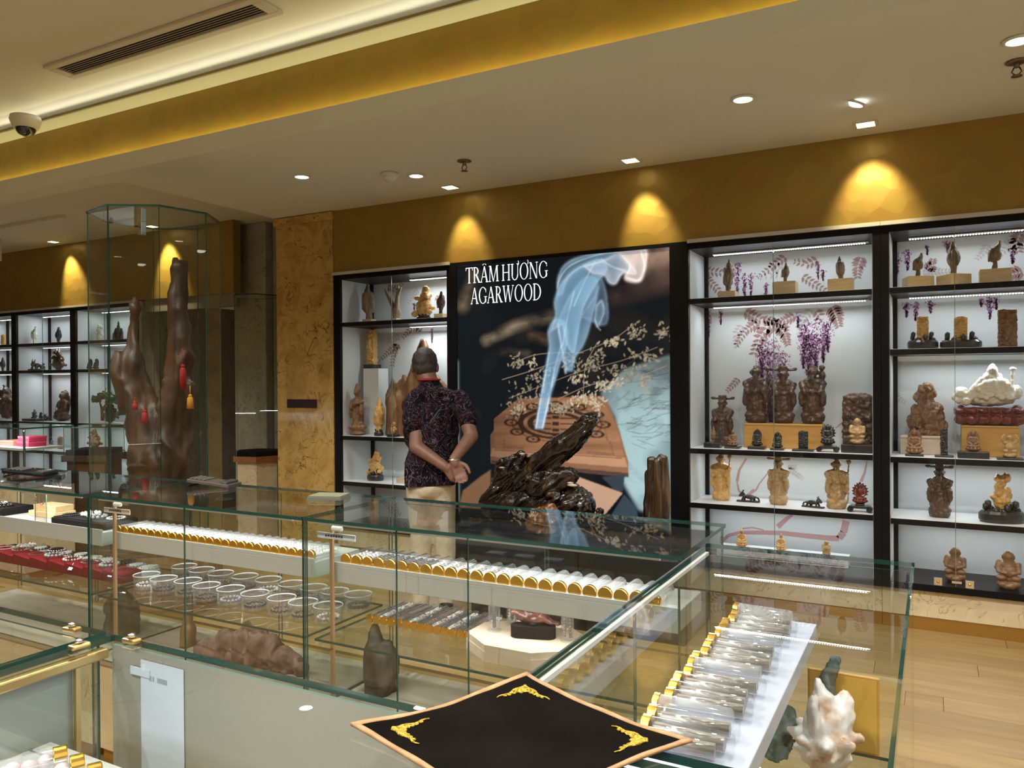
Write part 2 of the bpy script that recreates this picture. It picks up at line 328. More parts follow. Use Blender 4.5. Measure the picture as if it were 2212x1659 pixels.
def kwan():
    s = [('e', (0, 0, .04), (.17, .15, .045)), ('e', (0, 0, .115), (.15, .13, .06)), ('c', (0, 0, .16), (0, 0, .58), .105, .085), ('e', (0, 0, .64), (.13, .085, .085)), ('e', (0, .01, .22), (.13, .11, .06)),
         ('c', (-.12, 0, .64), (-.07, -.10, .52), .045, .04), ('c', (.12, 0, .64), (.05, -.10, .60), .045, .035), ('e', (-.12, -.03, .45), (.04, .06, .14)), ('e', (.12, -.03, .47), (.04, .06, .12)), ('e', (0, -.1, .58), (.045, .04, .05)),
         ('c', (0, 0, .68), (0, -.01, .76), .04, .04), ('e', (0, -.015, .82), (.058, .065, .072)), ('e', (0, -.08, .815), (.012, .016, .016)), ('e', (0, .01, .85), (.075, .075, .07)), ('c', (0, 0, .90), (0, 0, .97), .05, .025)]
    s += [('e', (.14*math.cos(a), .12*math.sin(a), .15), (.05, .045, .05)) for a in np.linspace(0, 2*math.pi, 9)[:-1]]
    return s
def spires(n, w, d, seed, top=None, thick=.06):
    r = random.Random(seed); s = [('e', (0, 0, .06), (w*.9, d*.9, .10))]
    for i in range(n):
        x = (i/(n-1)*2-1)*w if n > 1 else 0; y = r.uniform(-d, d)*.6
        h = (top(x/w) if top else 1-abs(x/w)*.5)*r.uniform(.82, 1.0); k = thick*r.uniform(.8, 1.25)
        s += [('c', (x*.8, y, 0), (x, y*.8, h*.62), k*1.15, k), ('c', (x, y*.8, h*.60), (x+r.uniform(-.02, .02), y*.7, h-.015), k, .012)]
    return s
def horn(seed, lean=0, fat=.11):
    r = random.Random(seed)
    if seed in (2, 3): return [('c', (0, 0, 0), (.01, 0, .25), fat*.45, fat*.5), ('e', (0, 0, .5), (fat*1.25, fat, .26)), ('c', (.02, 0, .6), (lean+.06, 0, .95), fat*.8, .03), ('c', (-fat*.7, 0, .5), (-fat*1.1, 0, .30), fat*.5, .02), ('e', (fat*.5, 0, .68), (fat*.6, fat*.6, .14))]
    k = -1 if seed == 4 else 1
    return [('c', (0, 0, 0), (lean*.3, 0, .32), fat*.55, fat*.75), ('c', (lean*.3, 0, .3), (lean*.6, .0, .62), fat*1.25, fat*1.15), ('c', (lean*.6, 0, .6), (lean, 0, .95), fat*.9, .02),
            ('c', (-k*fat*.6, 0, .38), (-k*fat*1.0+lean, 0, .70), fat*.55, .03), ('e', (k*fat*.35, 0, .52), (fat*1.1, fat, .22))]
def twofork():
    return [('c', (0, 0, 0), (.0, 0, .28), .10, .12), ('c', (-.02, 0, .28), (-.42, 0, .92), .09, .03), ('c', (.04, 0, .28), (.10, 0, .98), .10, .035), ('c', (.02, 0, .5), (.20, 0, .95), .05, .03), ('e', (.03, 0, .22), (.15, .12, .16))]
def slab(w, d=.1, n=26, seed=1, arch=0):
    r = random.Random(seed); s = [('b', (0, 0, .47), (w, d*.6, .47))]
    if arch: s += [('e', (0, 0, .93), (w, d*.6, .07))]
    for i in range(n): s.append(('e', (r.uniform(-w*.75, w*.75), -d*.6, r.uniform(.08, .93)), (r.uniform(.03, .075)*w*5, .06, r.uniform(.025, .075))))
    return s+[('e', (0, -d*.62, .62), (w*.45, .06, .14)), ('e', (0, -d*.62, .80), (w*.25, .06, .07)), ('e', (0, -d*.62, .40), (w*.55, .06, .16))]
def crag(seed, w=.3, n=15, d=.16):
    r = random.Random(seed); s = [('e', (0, 0, .3), (w*.8, d, .3))]
    for i in range(n):
        z = r.uniform(.1, .9); k = w*(1.05-z*.65)
        s.append(('e', (r.uniform(-k, k), r.uniform(-d, d)*.7, z), (r.uniform(.06, .13), r.uniform(.06, .11), r.uniform(.06, .14))))
    return s+[('c', (r.uniform(-.1, .1), 0, .6), (r.uniform(-.1, .1), 0, .97), .12, .03)]
def beast():
    s = [('e', (.15, 0, .42), (.42, .17, .20)), ('e', (-.42, 0, .60), (.22, .17, .20)), ('e', (-.60, 0, .50), (.13, .13, .11)), ('c', (-.42, -.09, .74), (-.34, -.11, .97), .06, .03), ('c', (-.42, .09, .74), (-.30, .10, .94), .06, .03),
         ('c', (-.28, -.12, .42), (-.42, -.15, .14), .10, .08), ('c', (-.22, .12, .42), (-.28, .15, .14), .10, .08), ('c', (.42, -.13, .38), (.28, -.17, .14), .13, .09), ('c', (.45, .13, .38), (.52, .17, .14), .13, .09), ('c', (.52, 0, .44), (.86, 0, .34), .09, .06), ('c', (.86, 0, .34), (.92, 0, .16), .07, .07), ('b', (.05, 0, .06), (.92, .24, .06))]
    return s
def stump_shapes():
    r = random.Random(12); s = [('e', (0, 0, .1), (.155, .13, .12))]
    for k in range(15):
        a = k*2.4; d = .105*math.sqrt((k+.5)/15); x, y = d*1.15*math.cos(a), d*math.sin(a); h = r.uniform(.93, .985) if x > -.045 else r.uniform(.74, .80); q = r.uniform(.036, .046)
        s += [('c', (x*1.15, y*1.15, 0), (x, y, h*.6), q*1.1, q), ('c', (x, y, h*.58), (x+r.uniform(-.008, .008), y, h-.02), q, q*.72)]
    return s
MESHES = {}
def statue_mesh(kind, h):
    key, vox, amp, ns, st, fn = KINDS[kind]
    if kind not in MESHES: MESHES[kind] = blob(key, fn(), vox, amp, ns, st, 1, seed=len(MESHES), ridge=st[2] < 1)
    me = MESHES[kind].copy(); n = len(me.vertices); co = np.empty(n*3, 'f'); me.vertices.foreach_get('co', co)
    zmax = co.reshape(-1, 3)[:, 2].max(); me.vertices.foreach_set('co', co*h/zmax); me.update(); return me
L1 = (1, 1, 1); LV = (1, 1, .3)
def cragtall():
    return [('e', (0, 0, .86), (.125, .10, .135)), ('e', (-.04, 0, .70), (.16, .12, .14)), ('e', (.06, 0, .78), (.10, .09, .10)), ('c', (0, 0, .58), (.04, 0, .36), .15, .20), ('e', (.15, 0, .44), (.14, .12, .17)), ('e', (-.12, 0, .26), (.19, .15, .18)), ('e', (.12, 0, .18), (.23, .16, .18)), ('e', (0, 0, .05), (.28, .18, .08)), ('e', (.20, -.02, .30), (.10, .1, .14)), ('e', (-.15, -.04, .46), (.09, .08, .12))]
KINDS = {
 'cragtall': ('crag', .016, .04, 10, (1, 1, .5), cragtall),
 'sage': ('robed_sage', .0125, .014, 17, L1, lambda: sage()), 'sage_child': ('robed_sage', .0125, .014, 17, L1, lambda: sage(0, 0, 1, 1)), 'sage_hat': ('robed_sage', .0125, .014, 17, L1, lambda: sage(1, 0, 0, 1)),
 'belly': ('belly', .014, .007, 9, L1, lambda: belly()), 'belly_arms': ('belly', .014, .007, 9, L1, lambda: belly(1)),
 'buddha': ('buddha', .014, .006, 12, L1, lambda: buddha()), 'buddha_flame': ('buddha', .018, .008, 12, L1, lambda: buddha(1, 1)), 'buddha_petal': ('buddha', .018, .006, 12, L1, lambda: buddha(1, 0, 1)),
 'kwan': ('kwan', .012, .008, 14, L1, kwan), 'horn1': ('horn', .016, .03, 7, LV, lambda: horn(1, .04)), 'horn2': ('horn', .016, .03, 7, LV, lambda: horn(2, -.03, .15)), 'horn3': ('horn', .016, .035, 7, LV, lambda: horn(3, .10, .14)),
 'horn4': ('horn', .016, .03, 6, LV, lambda: horn(4, -.06, .13)), 'fork': ('fork', .016, .012, 9, LV, twofork),
 'slab': ('slab', .013, .022, 14, L1, lambda: slab(.2)), 'slab_arch': ('slab', .013, .022, 14, L1, lambda: slab(.24, .12, 26, 4, 1)), 'column': ('slab', .012, .022, 12, L1, lambda: slab(.11, .16, 24, 7)),
 'crag1': ('crag', .018, .035, 9, L1, lambda: crag(1)), 'crag2': ('crag', .018, .03, 9, L1, lambda: crag(2, .25)), 'crag3': ('crag', .018, .03, 9, L1, lambda: crag(5, .34, 20)), 'crag4': ('crag', .02, .03, 8, L1, lambda: crag(9, .42, 24, .2)),
 'spire': ('spire', .018, .03, 8, LV, lambda: spires(9, .26, .12, 3)), 'spirew': ('spire', .017, .045, 5, (1, 1, .2), lambda: spires(11, .28, .07, 8, lambda x: .62+.40*math.exp(-((x-.35)/.3)**2), .085)),
 'beast': ('beast', .026, .016, 9, L1, beast),
 'stump': ('stump', .014, .03, 6, (1, 1, .15), stump_shapes),
}
STAND = {}
def stand_mb(kind, w, d, h):
    b = MB()
    if kind == 'block': b.cbox(-w/2, w/2, -d/2, d/2, 0, h, .004)
    elif kind == 'lobed':                                                  # carved black stand: oval foot with a crown of rocky lobes
        b.lathe([(0, 0), (.46, 0), (.5, .12), (.5, .38), (.44, .5), (0, .5)], 24, m=Matrix.Diagonal((w, d, h, 1)), sm=False)
        for k in range(9):
            a = k/9*2*math.pi; b.ball((.34*w*math.cos(a), .30*d*math.sin(a), h*(.5+.16*(k % 3))), min(w, d)*.13, 1, sc=(1, 1, 1.3))
    elif kind == 'scroll':                                                 # little bench with rolled ends
        b.cbox(-w*.42, w*.42, -d/2, d/2, h*.45, h*.8, .003); b.tube([(-w*.42, -d/2, h*.35), (-w*.42, d/2, h*.35)], h*.35, 14); b.tube([(w*.42, -d/2, h*.35), (w*.42, d/2, h*.35)], h*.35, 14); b.cbox(-w*.2, w*.2, -d*.35, d*.35, h*.8, h, .002)
    return b
STMAT = {'block': INKC, 'lobed': INKC, 'scroll': INKC, 'pine': LIGHTW}
def statue(name, label, cat, kind, m, loc, h, rz=0, stand=None, group=None, flat=None):
    t = thing(name, label, cat, loc, rz, group); z = 0
    if stand:
        sk, w, d, sh = stand; stand_mb('block' if sk == 'pine' else sk, w, d, sh).build('stand', STMAT[sk], t, off=(0, 0, 0)); z = sh*(.5 if sk == 'lobed' else 1) - .001
    me = statue_mesh(kind, h-z); me.materials.clear(); me.materials.append(m)
    o = link('carved_figure' if kind in ('sage', 'sage_child', 'sage_hat', 'belly', 'belly_arms', 'buddha', 'buddha_flame', 'buddha_petal', 'kwan') else 'carved_wood', me, t); o.location = (0, 0, z)
    return t

# ---------------------------------------------------------------- room shell
WY = 5.20                                              # gold wall / cabinet front line
structure(MB().box(-13, 3.2, -3.5, 9.5, -.12, -.012).build('floor', FLOORW))
fl = bpy.data.objects['floor']
pl = MB().cbox(-.62, .62, -.09, .09, -.012, 0, .0012).mesh('plank', FLOORW); row = 0; yy = .45
while yy < 5.2:
    xx = -6.2+(row*.47 % 1.25)
    while xx < 2.2: link('plank', pl, fl).location = (xx, yy, 0); xx += 1.2415
    yy += .1812; row += 1
ce = structure(MB().box(-5.24, 3, 3.66, WY+.6, 2.98, 3.3).build('ceiling', CEIL))
structure(MB().box(-13, -5.24, 3.66, 9.5, 3.2, 3.35).build('ceiling', CEIL))
structure(MB().box(-13, 3.2, -3.5, 3.66, 3.58, 3.7).build('ceiling', CEIL))
structure(MB().box(-13, 3, 3.48, 3.50, 2.98, 3.10).box(-13, 3, 3.50, 3.659, 2.98, 3.02).build('trim_1', CEIL))      # fascia of the lower ceiling with the light cove behind it
structure(MB().box(-13, 3, 3.622, 3.66, 3.021, 3.58).build('wall_cove', GOLDW))
structure(MB().box(-13, 3, 3.47, 3.62, 3.468, 3.476).build('trim_2', CEIL))
bk = structure(MB().box(-5.24, -4.56, 3.501, 3.62, 2.985, 2.99).build('trim_3', CEIL)); bpy.data.objects.remove(bk)
strip_lamp('cove_light', (-4, 3.565, 3.118), 15, 17, (1, .85, .34), (-4, 3.622, 3.20), .012)
strip_lamp('upper_cove_light', (-4, 3.57, 3.515), 15, 9, (1, .88, .62), (-4, 2.6, 3.60), .03)
structure(MB().box(-4.57, 3, WY, WY+.1, 2.432, 2.98).build('wall_gold', GOLDW))
structure(MB().box(-4.57, 3, WY+.46, WY+.56, 0, 2.43).build('wall_back', CREAMM))
# golden marble pillar with cap band and a dark slot
p = structure(MB().cbox(-5.24, -4.575, WY-.005, WY+.6, 0, 2.62, .004).build('column_golden_marble', GOLDM))
MB().cbox(-5.255, -4.56, WY-.03, WY+.59, 2.905, 2.975, .01).box(-5.24, -4.575, WY-.004, WY+.6, 2.62, 2.905).build('column_cap', GOLDM, p)
MB().cbox(-5.115, -4.765, WY-.012, WY-.005, 1.27, 1.345, .002).build('sign_plate', mat('dark_plate', (.03, .008, .010), .35), p)
# grey marble column, far gold wall, corridor behind
structure(MB().cbox(-6.68, -6.21, 6.0, 6.5, 0, 3.2, .01).build('column_grey_marble', GREYM))
structure(MB().box(-6.20, -6.05, 6.1, 6.5, 0, 3.2).build('column_shadow_return', GREYM))
LY = 5.76
structure(MB().box(-13, -6.42, LY, LY+.1, 2.44, 3.2).build('wall_far_gold', GOLDW))
structure(MB().box(-7.86, -5.24, LY+1.6, LY+1.7, 0, 3.2).build('wall_corridor', GREYM))
structure(MB().box(-7.86, -6.42, LY+.02, LY+.08, 2.30, 2.44).build('trim_4', mat('grey_lintel', (.24, .22, .20), .5)))
structure(MB().box(-13, -7.9, LY+.45, LY+.5, 0, 2.44).build('wall_left_back', CREAMM))

SHOPW = noisy('taupe_wall', [(.3, (.60, .58, .52)), (.7, (.64, .62, .56))], 2, rough=.7)
structure(MB().box(-13, 3.2, -3.6, -3.5, 0, 3.6).build('wall_rear', SHOPW)); structure(MB().box(3.2, 3.3, -3.5, 5.7, 0, 3.6).build('wall_right', SHOPW)); structure(MB().box(-13.1, -13, -3.5, 9.5, 0, 3.6).build('wall_left', SHOPW))
structure(MB().box(3.0, 3.2, 3.48, 5.7, 2.98, 3.3).build('ceiling', CEIL))
# ---------------------------------------------------------------- ceiling fittings
def downlight(px, py, z, label, tilt=0, power=40, lens=LAMPE, tgt=None, size=R(85)):
    p = at(px, py, 2, z); t = thing('downlight', label, 'ceiling light', p)
    MB().lathe([(.047, -.001), (.062, -.001), (.066, -.006), (.060, -.010), (.050, -.012), (.046, -.006), (.047, -.001)], 28, m=Matrix.Rotation(tilt, 4, 'Y')).build('trim_ring', PLAST, t, off=(0, 0, 0))
    MB().lathe([(0, -.004), (.046, -.004), (.046, -.008), (0, -.010)], 24, m=Matrix.Rotation(tilt, 4, 'Y')).build('lens', lens, t, off=(0, 0, 0))
    lamp('SPOT', 'downlight_or_fill_beam', p+Vector((0, 0, -.03)), power, WHITE, tgt or p+Vector((0, 0, -1)), spot_size=size, spot_blend=.6, shadow_soft_size=.04); return t
for i, (px, py, s, tl) in enumerate([(652, 380, 'round recessed downlight farthest left on the lower ceiling', 0), (899, 378, 'round recessed downlight beside the smoke detector', 0), (1605, 212, 'round recessed downlight in the middle of the lower ceiling', 0),
        (1845, 222, 'round tilted downlight just in front of a square light', .35), (2200, 85, 'round recessed downlight cut by the right photo edge', 0)]):
    downlight(px, py, 2.98, s, tl)
def wallwash(px, py, z, label, wy, power, sx=0, size=R(47), p=None):
    p = p or at(px, py, 2, z); t = thing('square_downlight', label, 'ceiling light', p)
    b = MB(); a, c = .065, .048
    for x0, x1, y0, y1 in ((-a, a, -a, -c), (-a, a, c, a), (-a, -c, -c, c), (c, a, -c, c)): b.box(x0, x1, y0, y1, -.006, -.0005)
    b.build('trim_frame', PLAST, t, off=(0, 0, 0)); MB().box(-c, c, -c, c, -.004, -.001).build('lens', LAMPY, t, off=(0, 0, 0))
    lamp('SPOT', 'wall_wash_beam', (p.x, p.y, z-.03), power, (1, .82, .46), (p.x+sx, wy+.02, z-.50), spot_size=size*1.12, spot_blend=.75, shadow_soft_size=.03)
wallwash(972, 404, 2.98, 'square warm ceiling light above the left lit cabinet', WY, 30, .03)
wallwash(1362, 346, 2.98, 'square warm ceiling light above the smoke poster', WY, 36, .06)
wallwash(1870, 268, 2.98, 'square warm ceiling light above the post between right cabinets', WY, 42, .03, R(56))
wallwash(115, 522, 3.2, 'square warm ceiling light over the far left cabinets', LY, 75, .12, R(52))
wallwash(345, 505, 3.2, 'square warm ceiling light behind the tall glass vitrine', LY, 90, .05, R(52), Vector((-7.45, 5.57, 3.2)))
for x, y in ((-3.2, 1.7), (-1.6, 1.7), (.2, 1.7), (1.8, 1.7), (-4.8, 1.7), (-7, 1.7), (-2.4, -.6), (-.8, -.6), (.8, -.6), (-4.4, -.6), (2.2, 3.2), (-9, 3.0)):       # unseen fill spots without fixtures, added overhead to light the room
    lamp('SPOT', 'downlight_or_fill_beam', (x, y, 3.5), 132, WHITE, (x, y, 0), spot_size=R(145), spot_blend=.7, shadow_soft_size=.05)
def sprinkler(px, py, label):
    t = thing('fire_sprinkler', label, 'sprinkler', at(px, py, 2, 2.98)); dk = mat('bronze_sprinkler', (.16, .13, .10), .35, .8)
    MB().lathe([(0, -.001), (.045, -.001), (.048, -.006), (.030, -.012), (0, -.013)], 24).build('rosette', dk, t, off=(0, 0, 0))
    MB().lathe([(.012, -.012), (.012, -.03), (0, -.03)], 12).tube([(-.011, 0, -.03), (-.020, 0, -.05), (-.004, 0, -.068)], .0035, 6).tube([(.011, 0, -.03), (.020, 0, -.05), (.004, 0, -.068)], .0035, 6).build('frame_arms', dk, t, off=(0, 0, 0))
    MB().lathe([(0, -.066), (.022, -.068), (.024, -.072), (0, -.074)], 16).build('deflector', dk, t, off=(0, 0, 0))
sprinkler(1003, 347, 'small metal fire sprinkler above the poster'); sprinkler(2196, 132, 'small metal fire sprinkler near the right photo edge')
t = thing('smoke_detector', 'white round smoke detector on the lower ceiling', 'smoke detector', at(842, 374, 2, 2.98))
MB().lathe([(0, -.001), (.062, -.001), (.064, -.018), (.056, -.026), (0, -.026)], 28).build('base', PLAST, t, off=(0, 0, 0))
MB().lathe([(.046, -.026), (.046, -.036), (.036, -.05), (.022, -.062), (0, -.064)], 24).build('sensor_cap', PLAST, t, off=(0, 0, 0))
t = thing('dome_camera', 'white dome security camera with a black lens bowl', 'camera', at(55, 252, 2, 3.47) + Vector((0, 0, 0)))
t.location.z = 3.47; t.location.y = min(t.location.y, 3.55)
MB().lathe([(0, -.001), (.10, -.001), (.105, -.03), (.085, -.085), (.07, -.088), (0, -.088)], 30).build('housing', PLAST, t, off=(0, 0, 0))
MB().lathe([(.068, -.088), (.066, -.105), (.05, -.128), (.025, -.142), (0, -.146)], 24).build('lens_bowl', mat('smoked_dome', (.01, .01, .012), .08, coat=1), t, off=(0, 0, 0))
t = thing('air_vent', 'long slotted air conditioning vent in the raised ceiling', 'air vent', (-4.15, 3.135, 3.58))
b = MB(); X0, X1, Y0, Y1 = -.96, .96, -.115, .10
for x0, x1, y0, y1 in ((X0, X1, Y0, Y0+.045), (X0, X1, Y1-.045, Y1), (X0, X0+.07, Y0+.045, Y1-.045), (X1-.07, X1, Y0+.045, Y1-.045)): b.cbox(x0, x1, y0, y1, -.022, -.001, .004)
b.build('frame', mat('vent_white', (.62, .58, .50), .5), t, off=(0, 0, 0)); MB().box(X0+.07, X1-.07, Y0+.045, Y1-.045, -.003, -.001).build('duct_shade_sheet', mat('duct_shade', (.008, .007, .006), .8), t, off=(0, 0, 0))  # near-black sheet stands in for the dark inside the duct
sl = MB().box(X0+.07, X1-.07, -.006, .006, -.002, .002, m=Matrix.Rotation(.5, 4, 'X')).mesh('slat', mat('slat_grey', (.36, .33, .28), .5))
for k in range(6): link('slat', sl, t).location = (0, Y0+.056+k*.0205, -.013)
t = thing('track_light', 'white ceiling track with a cylinder spotlight far left', 'track light', (-8.5, 4.75, 3.2))
MB().box(-1.0, .78, -.02, .02, -.035, -.001).build('track', PLAST, t, off=(0, 0, 0)); MB().tube([(-.42, 0, -.035), (-.42, 0, -.14)], .015).build('stem', PLAST, t, off=(0, 0, 0))
MB().lathe([(0, -.13), (.055, -.13), (.055, -.36), (.048, -.365), (0, -.35)], 20, o=(-.42, 0, 0)).build('spot_can', PLAST, t, off=(0, 0, 0)); MB().lathe([(0, -.352), (.045, -.352), (.045, -.358), (0, -.36)], 16, o=(-.42, 0, 0)).build('lens', LAMPE, t, off=(0, 0, 0))

# ---------------------------------------------------------------- lit wall cabinets
FY, BY = 5.19, 5.62
LEAFM = mat('print_leaf', (.40, .24, .24), .6); LEAFL = mat('print_leaf_grey', (.58, .54, .54), .6); PETAL = mat('print_wisteria', (.48, .20, .44), .6); BARK = mat('print_bark', (.56, .33, .33), .6)
def pleaf(b, x, z, a, l, w, mi, y):
    c, s = math.cos(a), math.sin(a); q = [(0, 0), (l*.3, w), (l*.65, w*.8), (l, 0), (l*.6, -w*.55), (l*.25, -w*.6)]
    b.add([(x+u*c-v*s, y, z+u*s+v*c) for u, v in q], [tuple(range(6))], mi)
def frond(b, pts, n, ll, mi=0, y=BY-.0048, both=True):
    pts = [Vector((p[0], 0, p[1])) for p in pts]; q = [0]
    for u, v in zip(pts, pts[1:]): q.append(q[-1]+(v-u).length)
    for k in range(n):
        s = q[-1]*(k+.6)/n; i = max(j for j in range(len(pts)-1) if q[j] <= s); f = (s-q[i])/(q[i+1]-q[i]); p = pts[i].lerp(pts[i+1], f); d = pts[i+1]-pts[i]; a = math.atan2(d.z, d.x)
        l = ll*(1-.55*k/n)*random.uniform(.85, 1.1)
        pleaf(b, p.x, p.z, a+1.0, l, l*.26, mi, y)
        if both: pleaf(b, p.x, p.z, a-1.0, l, l*.26, mi, y)
def wisteria(b, x, z, L, W, y=BY-.0048):
    for k in range(int(L*W*13000)+30):
        t_ = random.random()**.8; wd = W*(1-t_*.85)*.5; xx = x+random.gauss(0, .55)*wd; r_ = random.uniform(.0035, .0065); a = random.uniform(0, 6.28)
        zz = z-t_*L; b.add([(xx+r_*math.cos(a+j*2.1), y, zz+r_*1.3*math.sin(a+j*2.1)) for j in range(3)], [(0, 1, 2)], 2)
def branch(b, pts, w0, w1, y=BY-.0048):
    n = len(pts)
    for i in range(n-1):
        (x0, z0), (x1, z1) = pts[i], pts[i+1]; d = Vector((x1-x0, z1-z0)).normalized(); nx, nz = -d.y, d.x
        a = w0+(w1-w0)*i/(n-1); c = w0+(w1-w0)*(i+1)/(n-1); b.add([(x0+nx*a, y, z0+nz*a), (x0-nx*a, y, z0-nz*a), (x1-nx*c, y, z1-nz*c), (x1+nx*c, y, z1+nz*c)], [(0, 1, 2, 3)], 3)
def bp(px, py): p = at(px, py, 1, BY-.0048); return (p.x, p.z)
def cabinet(name, label, x0, x1, pl_, pr_, shelves, seam, leds, lock=False, fy=FY, by=BY, led_x=None, mullions=(), power=2.4, top=2.43):
    t = thing(name, label, 'display cabinet', ((x0+x1)/2, (fy+by)/2, 0)); a, c = x0+pl_, x1-pr_
    MB().box(x0, a, fy, by, .24, top).build('left_post', BLACK, t); MB().box(c, x1, fy, by, .24, top).build('right_post', BLACK, t)
    MB().box(a, c, fy, by, 2.378, top).build('top_rail', BLACK, t); MB().box(a, c, fy, by, .24, .28).build('base_shelf', BLACK, t)
    MB().box(x0, x1, fy-.02, fy-.001, top-.012, top+.012).build('top_trim', mat('light_grey_trim', (.55, .55, .53), .5), t)
    MB().box(a, c, by-.003, by-.001, .28, 2.378).build('back_panel', PANEL, t)
    for sx, nm in ((a, 'left_side_panel'), (c-.004, 'right_side_panel')):
        MB().box(sx, sx+.004, fy+.03, by-.03, .28, 2.378).build(nm, PANEL, t)
    MB().box(a, a+.03, by-.03, by-.0045, .28, 2.378).build('corner_post', BLACK, t)
    for x in mullions: MB().box(x-.02, x+.02, by-.03, by-.0045, .28, 2.378).build('rear_post', BLACK, t)
    lv = [.28]+sorted(shelves)+[2.40]
    for z in sorted(shelves):
        s = MB().box(a+.004, c-.004, fy+.012, by-.03, z-.036, z-.002).build('shelf', BLACK, t)
        MB().box(a+.005, c-.005, fy+.014, by-.031, z-.002, z).build('shelf_liner', WHITEP, s)
    for lo, hi in zip(lv, lv[1:]):
        if hi-.04 < 0: continue
        l, r = led_x or (a+.10, c-.04); zt = (hi-.036 if hi < 2.39 else 2.378)-.004; yl = by-.15
        if any(abs(hi-k) < .02 for k in leds if k != 'top') or (hi > 2.39 and 'top' in leds):
            
            b = MB().box(l, r, yl-.017, yl+.017, zt-.006, zt)
            for k in range(int((r-l)/.0155)):
                for s_ in (-.011, .011): b.box(l+.003+k*.0155, l+.0115+k*.0155, yl+s_-.0042, yl+s_+.0042, zt-.0105, zt-.006, 1)
            b.build('led_strip', [PLAST, LEDE], t)
        strip_lamp('cabinet_led', ((l+r)/2, yl-.012, zt-.018), r-l, power*(hi-lo)**.5*(r-l), COOL, ((l+r)/2, yl-.20, zt-1), .007)
    for d0, d1, nm in ((a+.002, seam-.0015, 'left_door'), (seam+.0015, c-.002, 'right_door')):
        MB().box(d0, d1, fy+.002, fy+.008, .285, 2.374).build(nm, [CLEAR], t)
    MB().box(seam-.0014, seam+.0014, fy+.001, fy+.009, .285, 2.374).build('door_seam', EDGE_LT, t)
    if lock:
        for k in (-.09, .07):
            l = MB().cbox(seam+k-.022, seam+k+.022, fy-.012, fy+.001, .285, .33, .003).build('door_lock', CHROME, t); MB().lathe([(0, 0), (.008, 0), (.008, .006), (0, .006)], 14, m=Matrix.Translation((seam+k, fy-.0125, .308)) @ Matrix.Rotation(R(90), 4, 'X')).build('keyhole', GOLD, l)
        MB().box(seam-.02, seam+.03, fy-.006, fy+.001, .305, .318).build('lock_bar', CHROME, t)
    MB().box(x0, x1, fy+.03, by, .08, .24).build('marble_plinth', CREAMM, t); MB().box(x0, x1, fy+.035, by, 0, .08).build('kick_plate', PLINTH, t)
    return t
A0, A1 = -1.574, -.277
cabA = cabinet('display_cabinet', 'lit glass cabinet beside the poster with the three dark robed statues', A0+.12, A1, .002, .044, (2.045, 1.035, .668), -.90, (2.045, 'top'))
cabB = cabinet('display_cabinet', 'lit glass cabinet at right with white jade carving on red base', -.275, .64, .044, .04, (2.045, 1.674, 1.028, .658), .112, (2.045, 'top', 9), True)
cabL = cabinet('display_cabinet', 'lit glass cabinet the man in the dark shirt is looking into', -4.56, -3.362, .066, .034, (2.01, 1.035, .642), -3.944, (2.01, 'top'), led_x=(-3.95, -3.42), mullions=(), power=5.6)
b = MB()                                                     # printed wisteria on the back panel of the cabinet beside the poster
for pts, n, ll in ([[(1522, 585), (1560, 590), (1600, 572)], 9, .05], [[(1522, 600), (1545, 620), (1563, 645)], 8, .05], [[(1700, 552), (1670, 575), (1635, 600)], 9, .045], [[(1862, 552), (1853, 575), (1852, 600)], 7, .06], [[(1730, 595), (1760, 615), (1790, 632)], 8, .05],
                   [[(1810, 640), (1800, 615), (1815, 595)], 5, .04], [[(1770, 560), (1745, 570), (1715, 565)], 6, .05],
                   [[(1605, 672), (1640, 690), (1690, 700), (1700, 710)], 12, .06], [[(1690, 700), (1660, 705), (1640, 730), (1628, 765)], 10, .075], [[(1680, 705), (1695, 720), (1702, 745)], 8, .06], [[(1720, 680), (1700, 690), (1670, 700)], 7, .055],
                   [[(1795, 660), (1805, 680), (1812, 705)], 8, .07], [[(1640, 695), (1610, 715), (1590, 745)], 9, .055], [[(1597, 815), (1585, 830), (1570, 845)], 6, .04], [[(1760, 668), (1770, 682), (1765, 700)], 4, .05]):
    frond(b, [bp(*p) for p in pts], n, ll)
for pts, n, ll in ([[(1660, 560), (1690, 590), (1640, 600)], 8, .05], [[(1605, 700), (1590, 720), (1592, 750)], 7, .05], [[(1755, 665), (1735, 690), (1728, 720)], 7, .05], [[(1700, 1012), (1718, 1022), (1735, 1035)], 8, .035], [[(1700, 1010), (1720, 1008)], 5, .03]):
    frond(b, [bp(*p) for p in pts], n, ll, 1)
for px, py, L, W in ((1592, 568, .26, .05), (1608, 590, .2, .05), (1622, 590, .16, .04), (1655, 610, .12, .04), (1675, 608, .1, .04), (1767, 565, .12, .03), (1778, 582, .08, .03),
                     (1530, 670, .20, .06), (1557, 668, .11, .04), (1663, 730, .62, .16), (1645, 740, .25, .10), (1690, 760, .35, .10), (1735, 700, .30, .09), (1748, 690, .44, .13), (1762, 720, .26, .10), (1788, 690, .22, .07), (1778, 700, .26, .07), (1724, 675, .10, .04)):
    x, z = bp(px, py); wisteria(b, x, z, L, W)
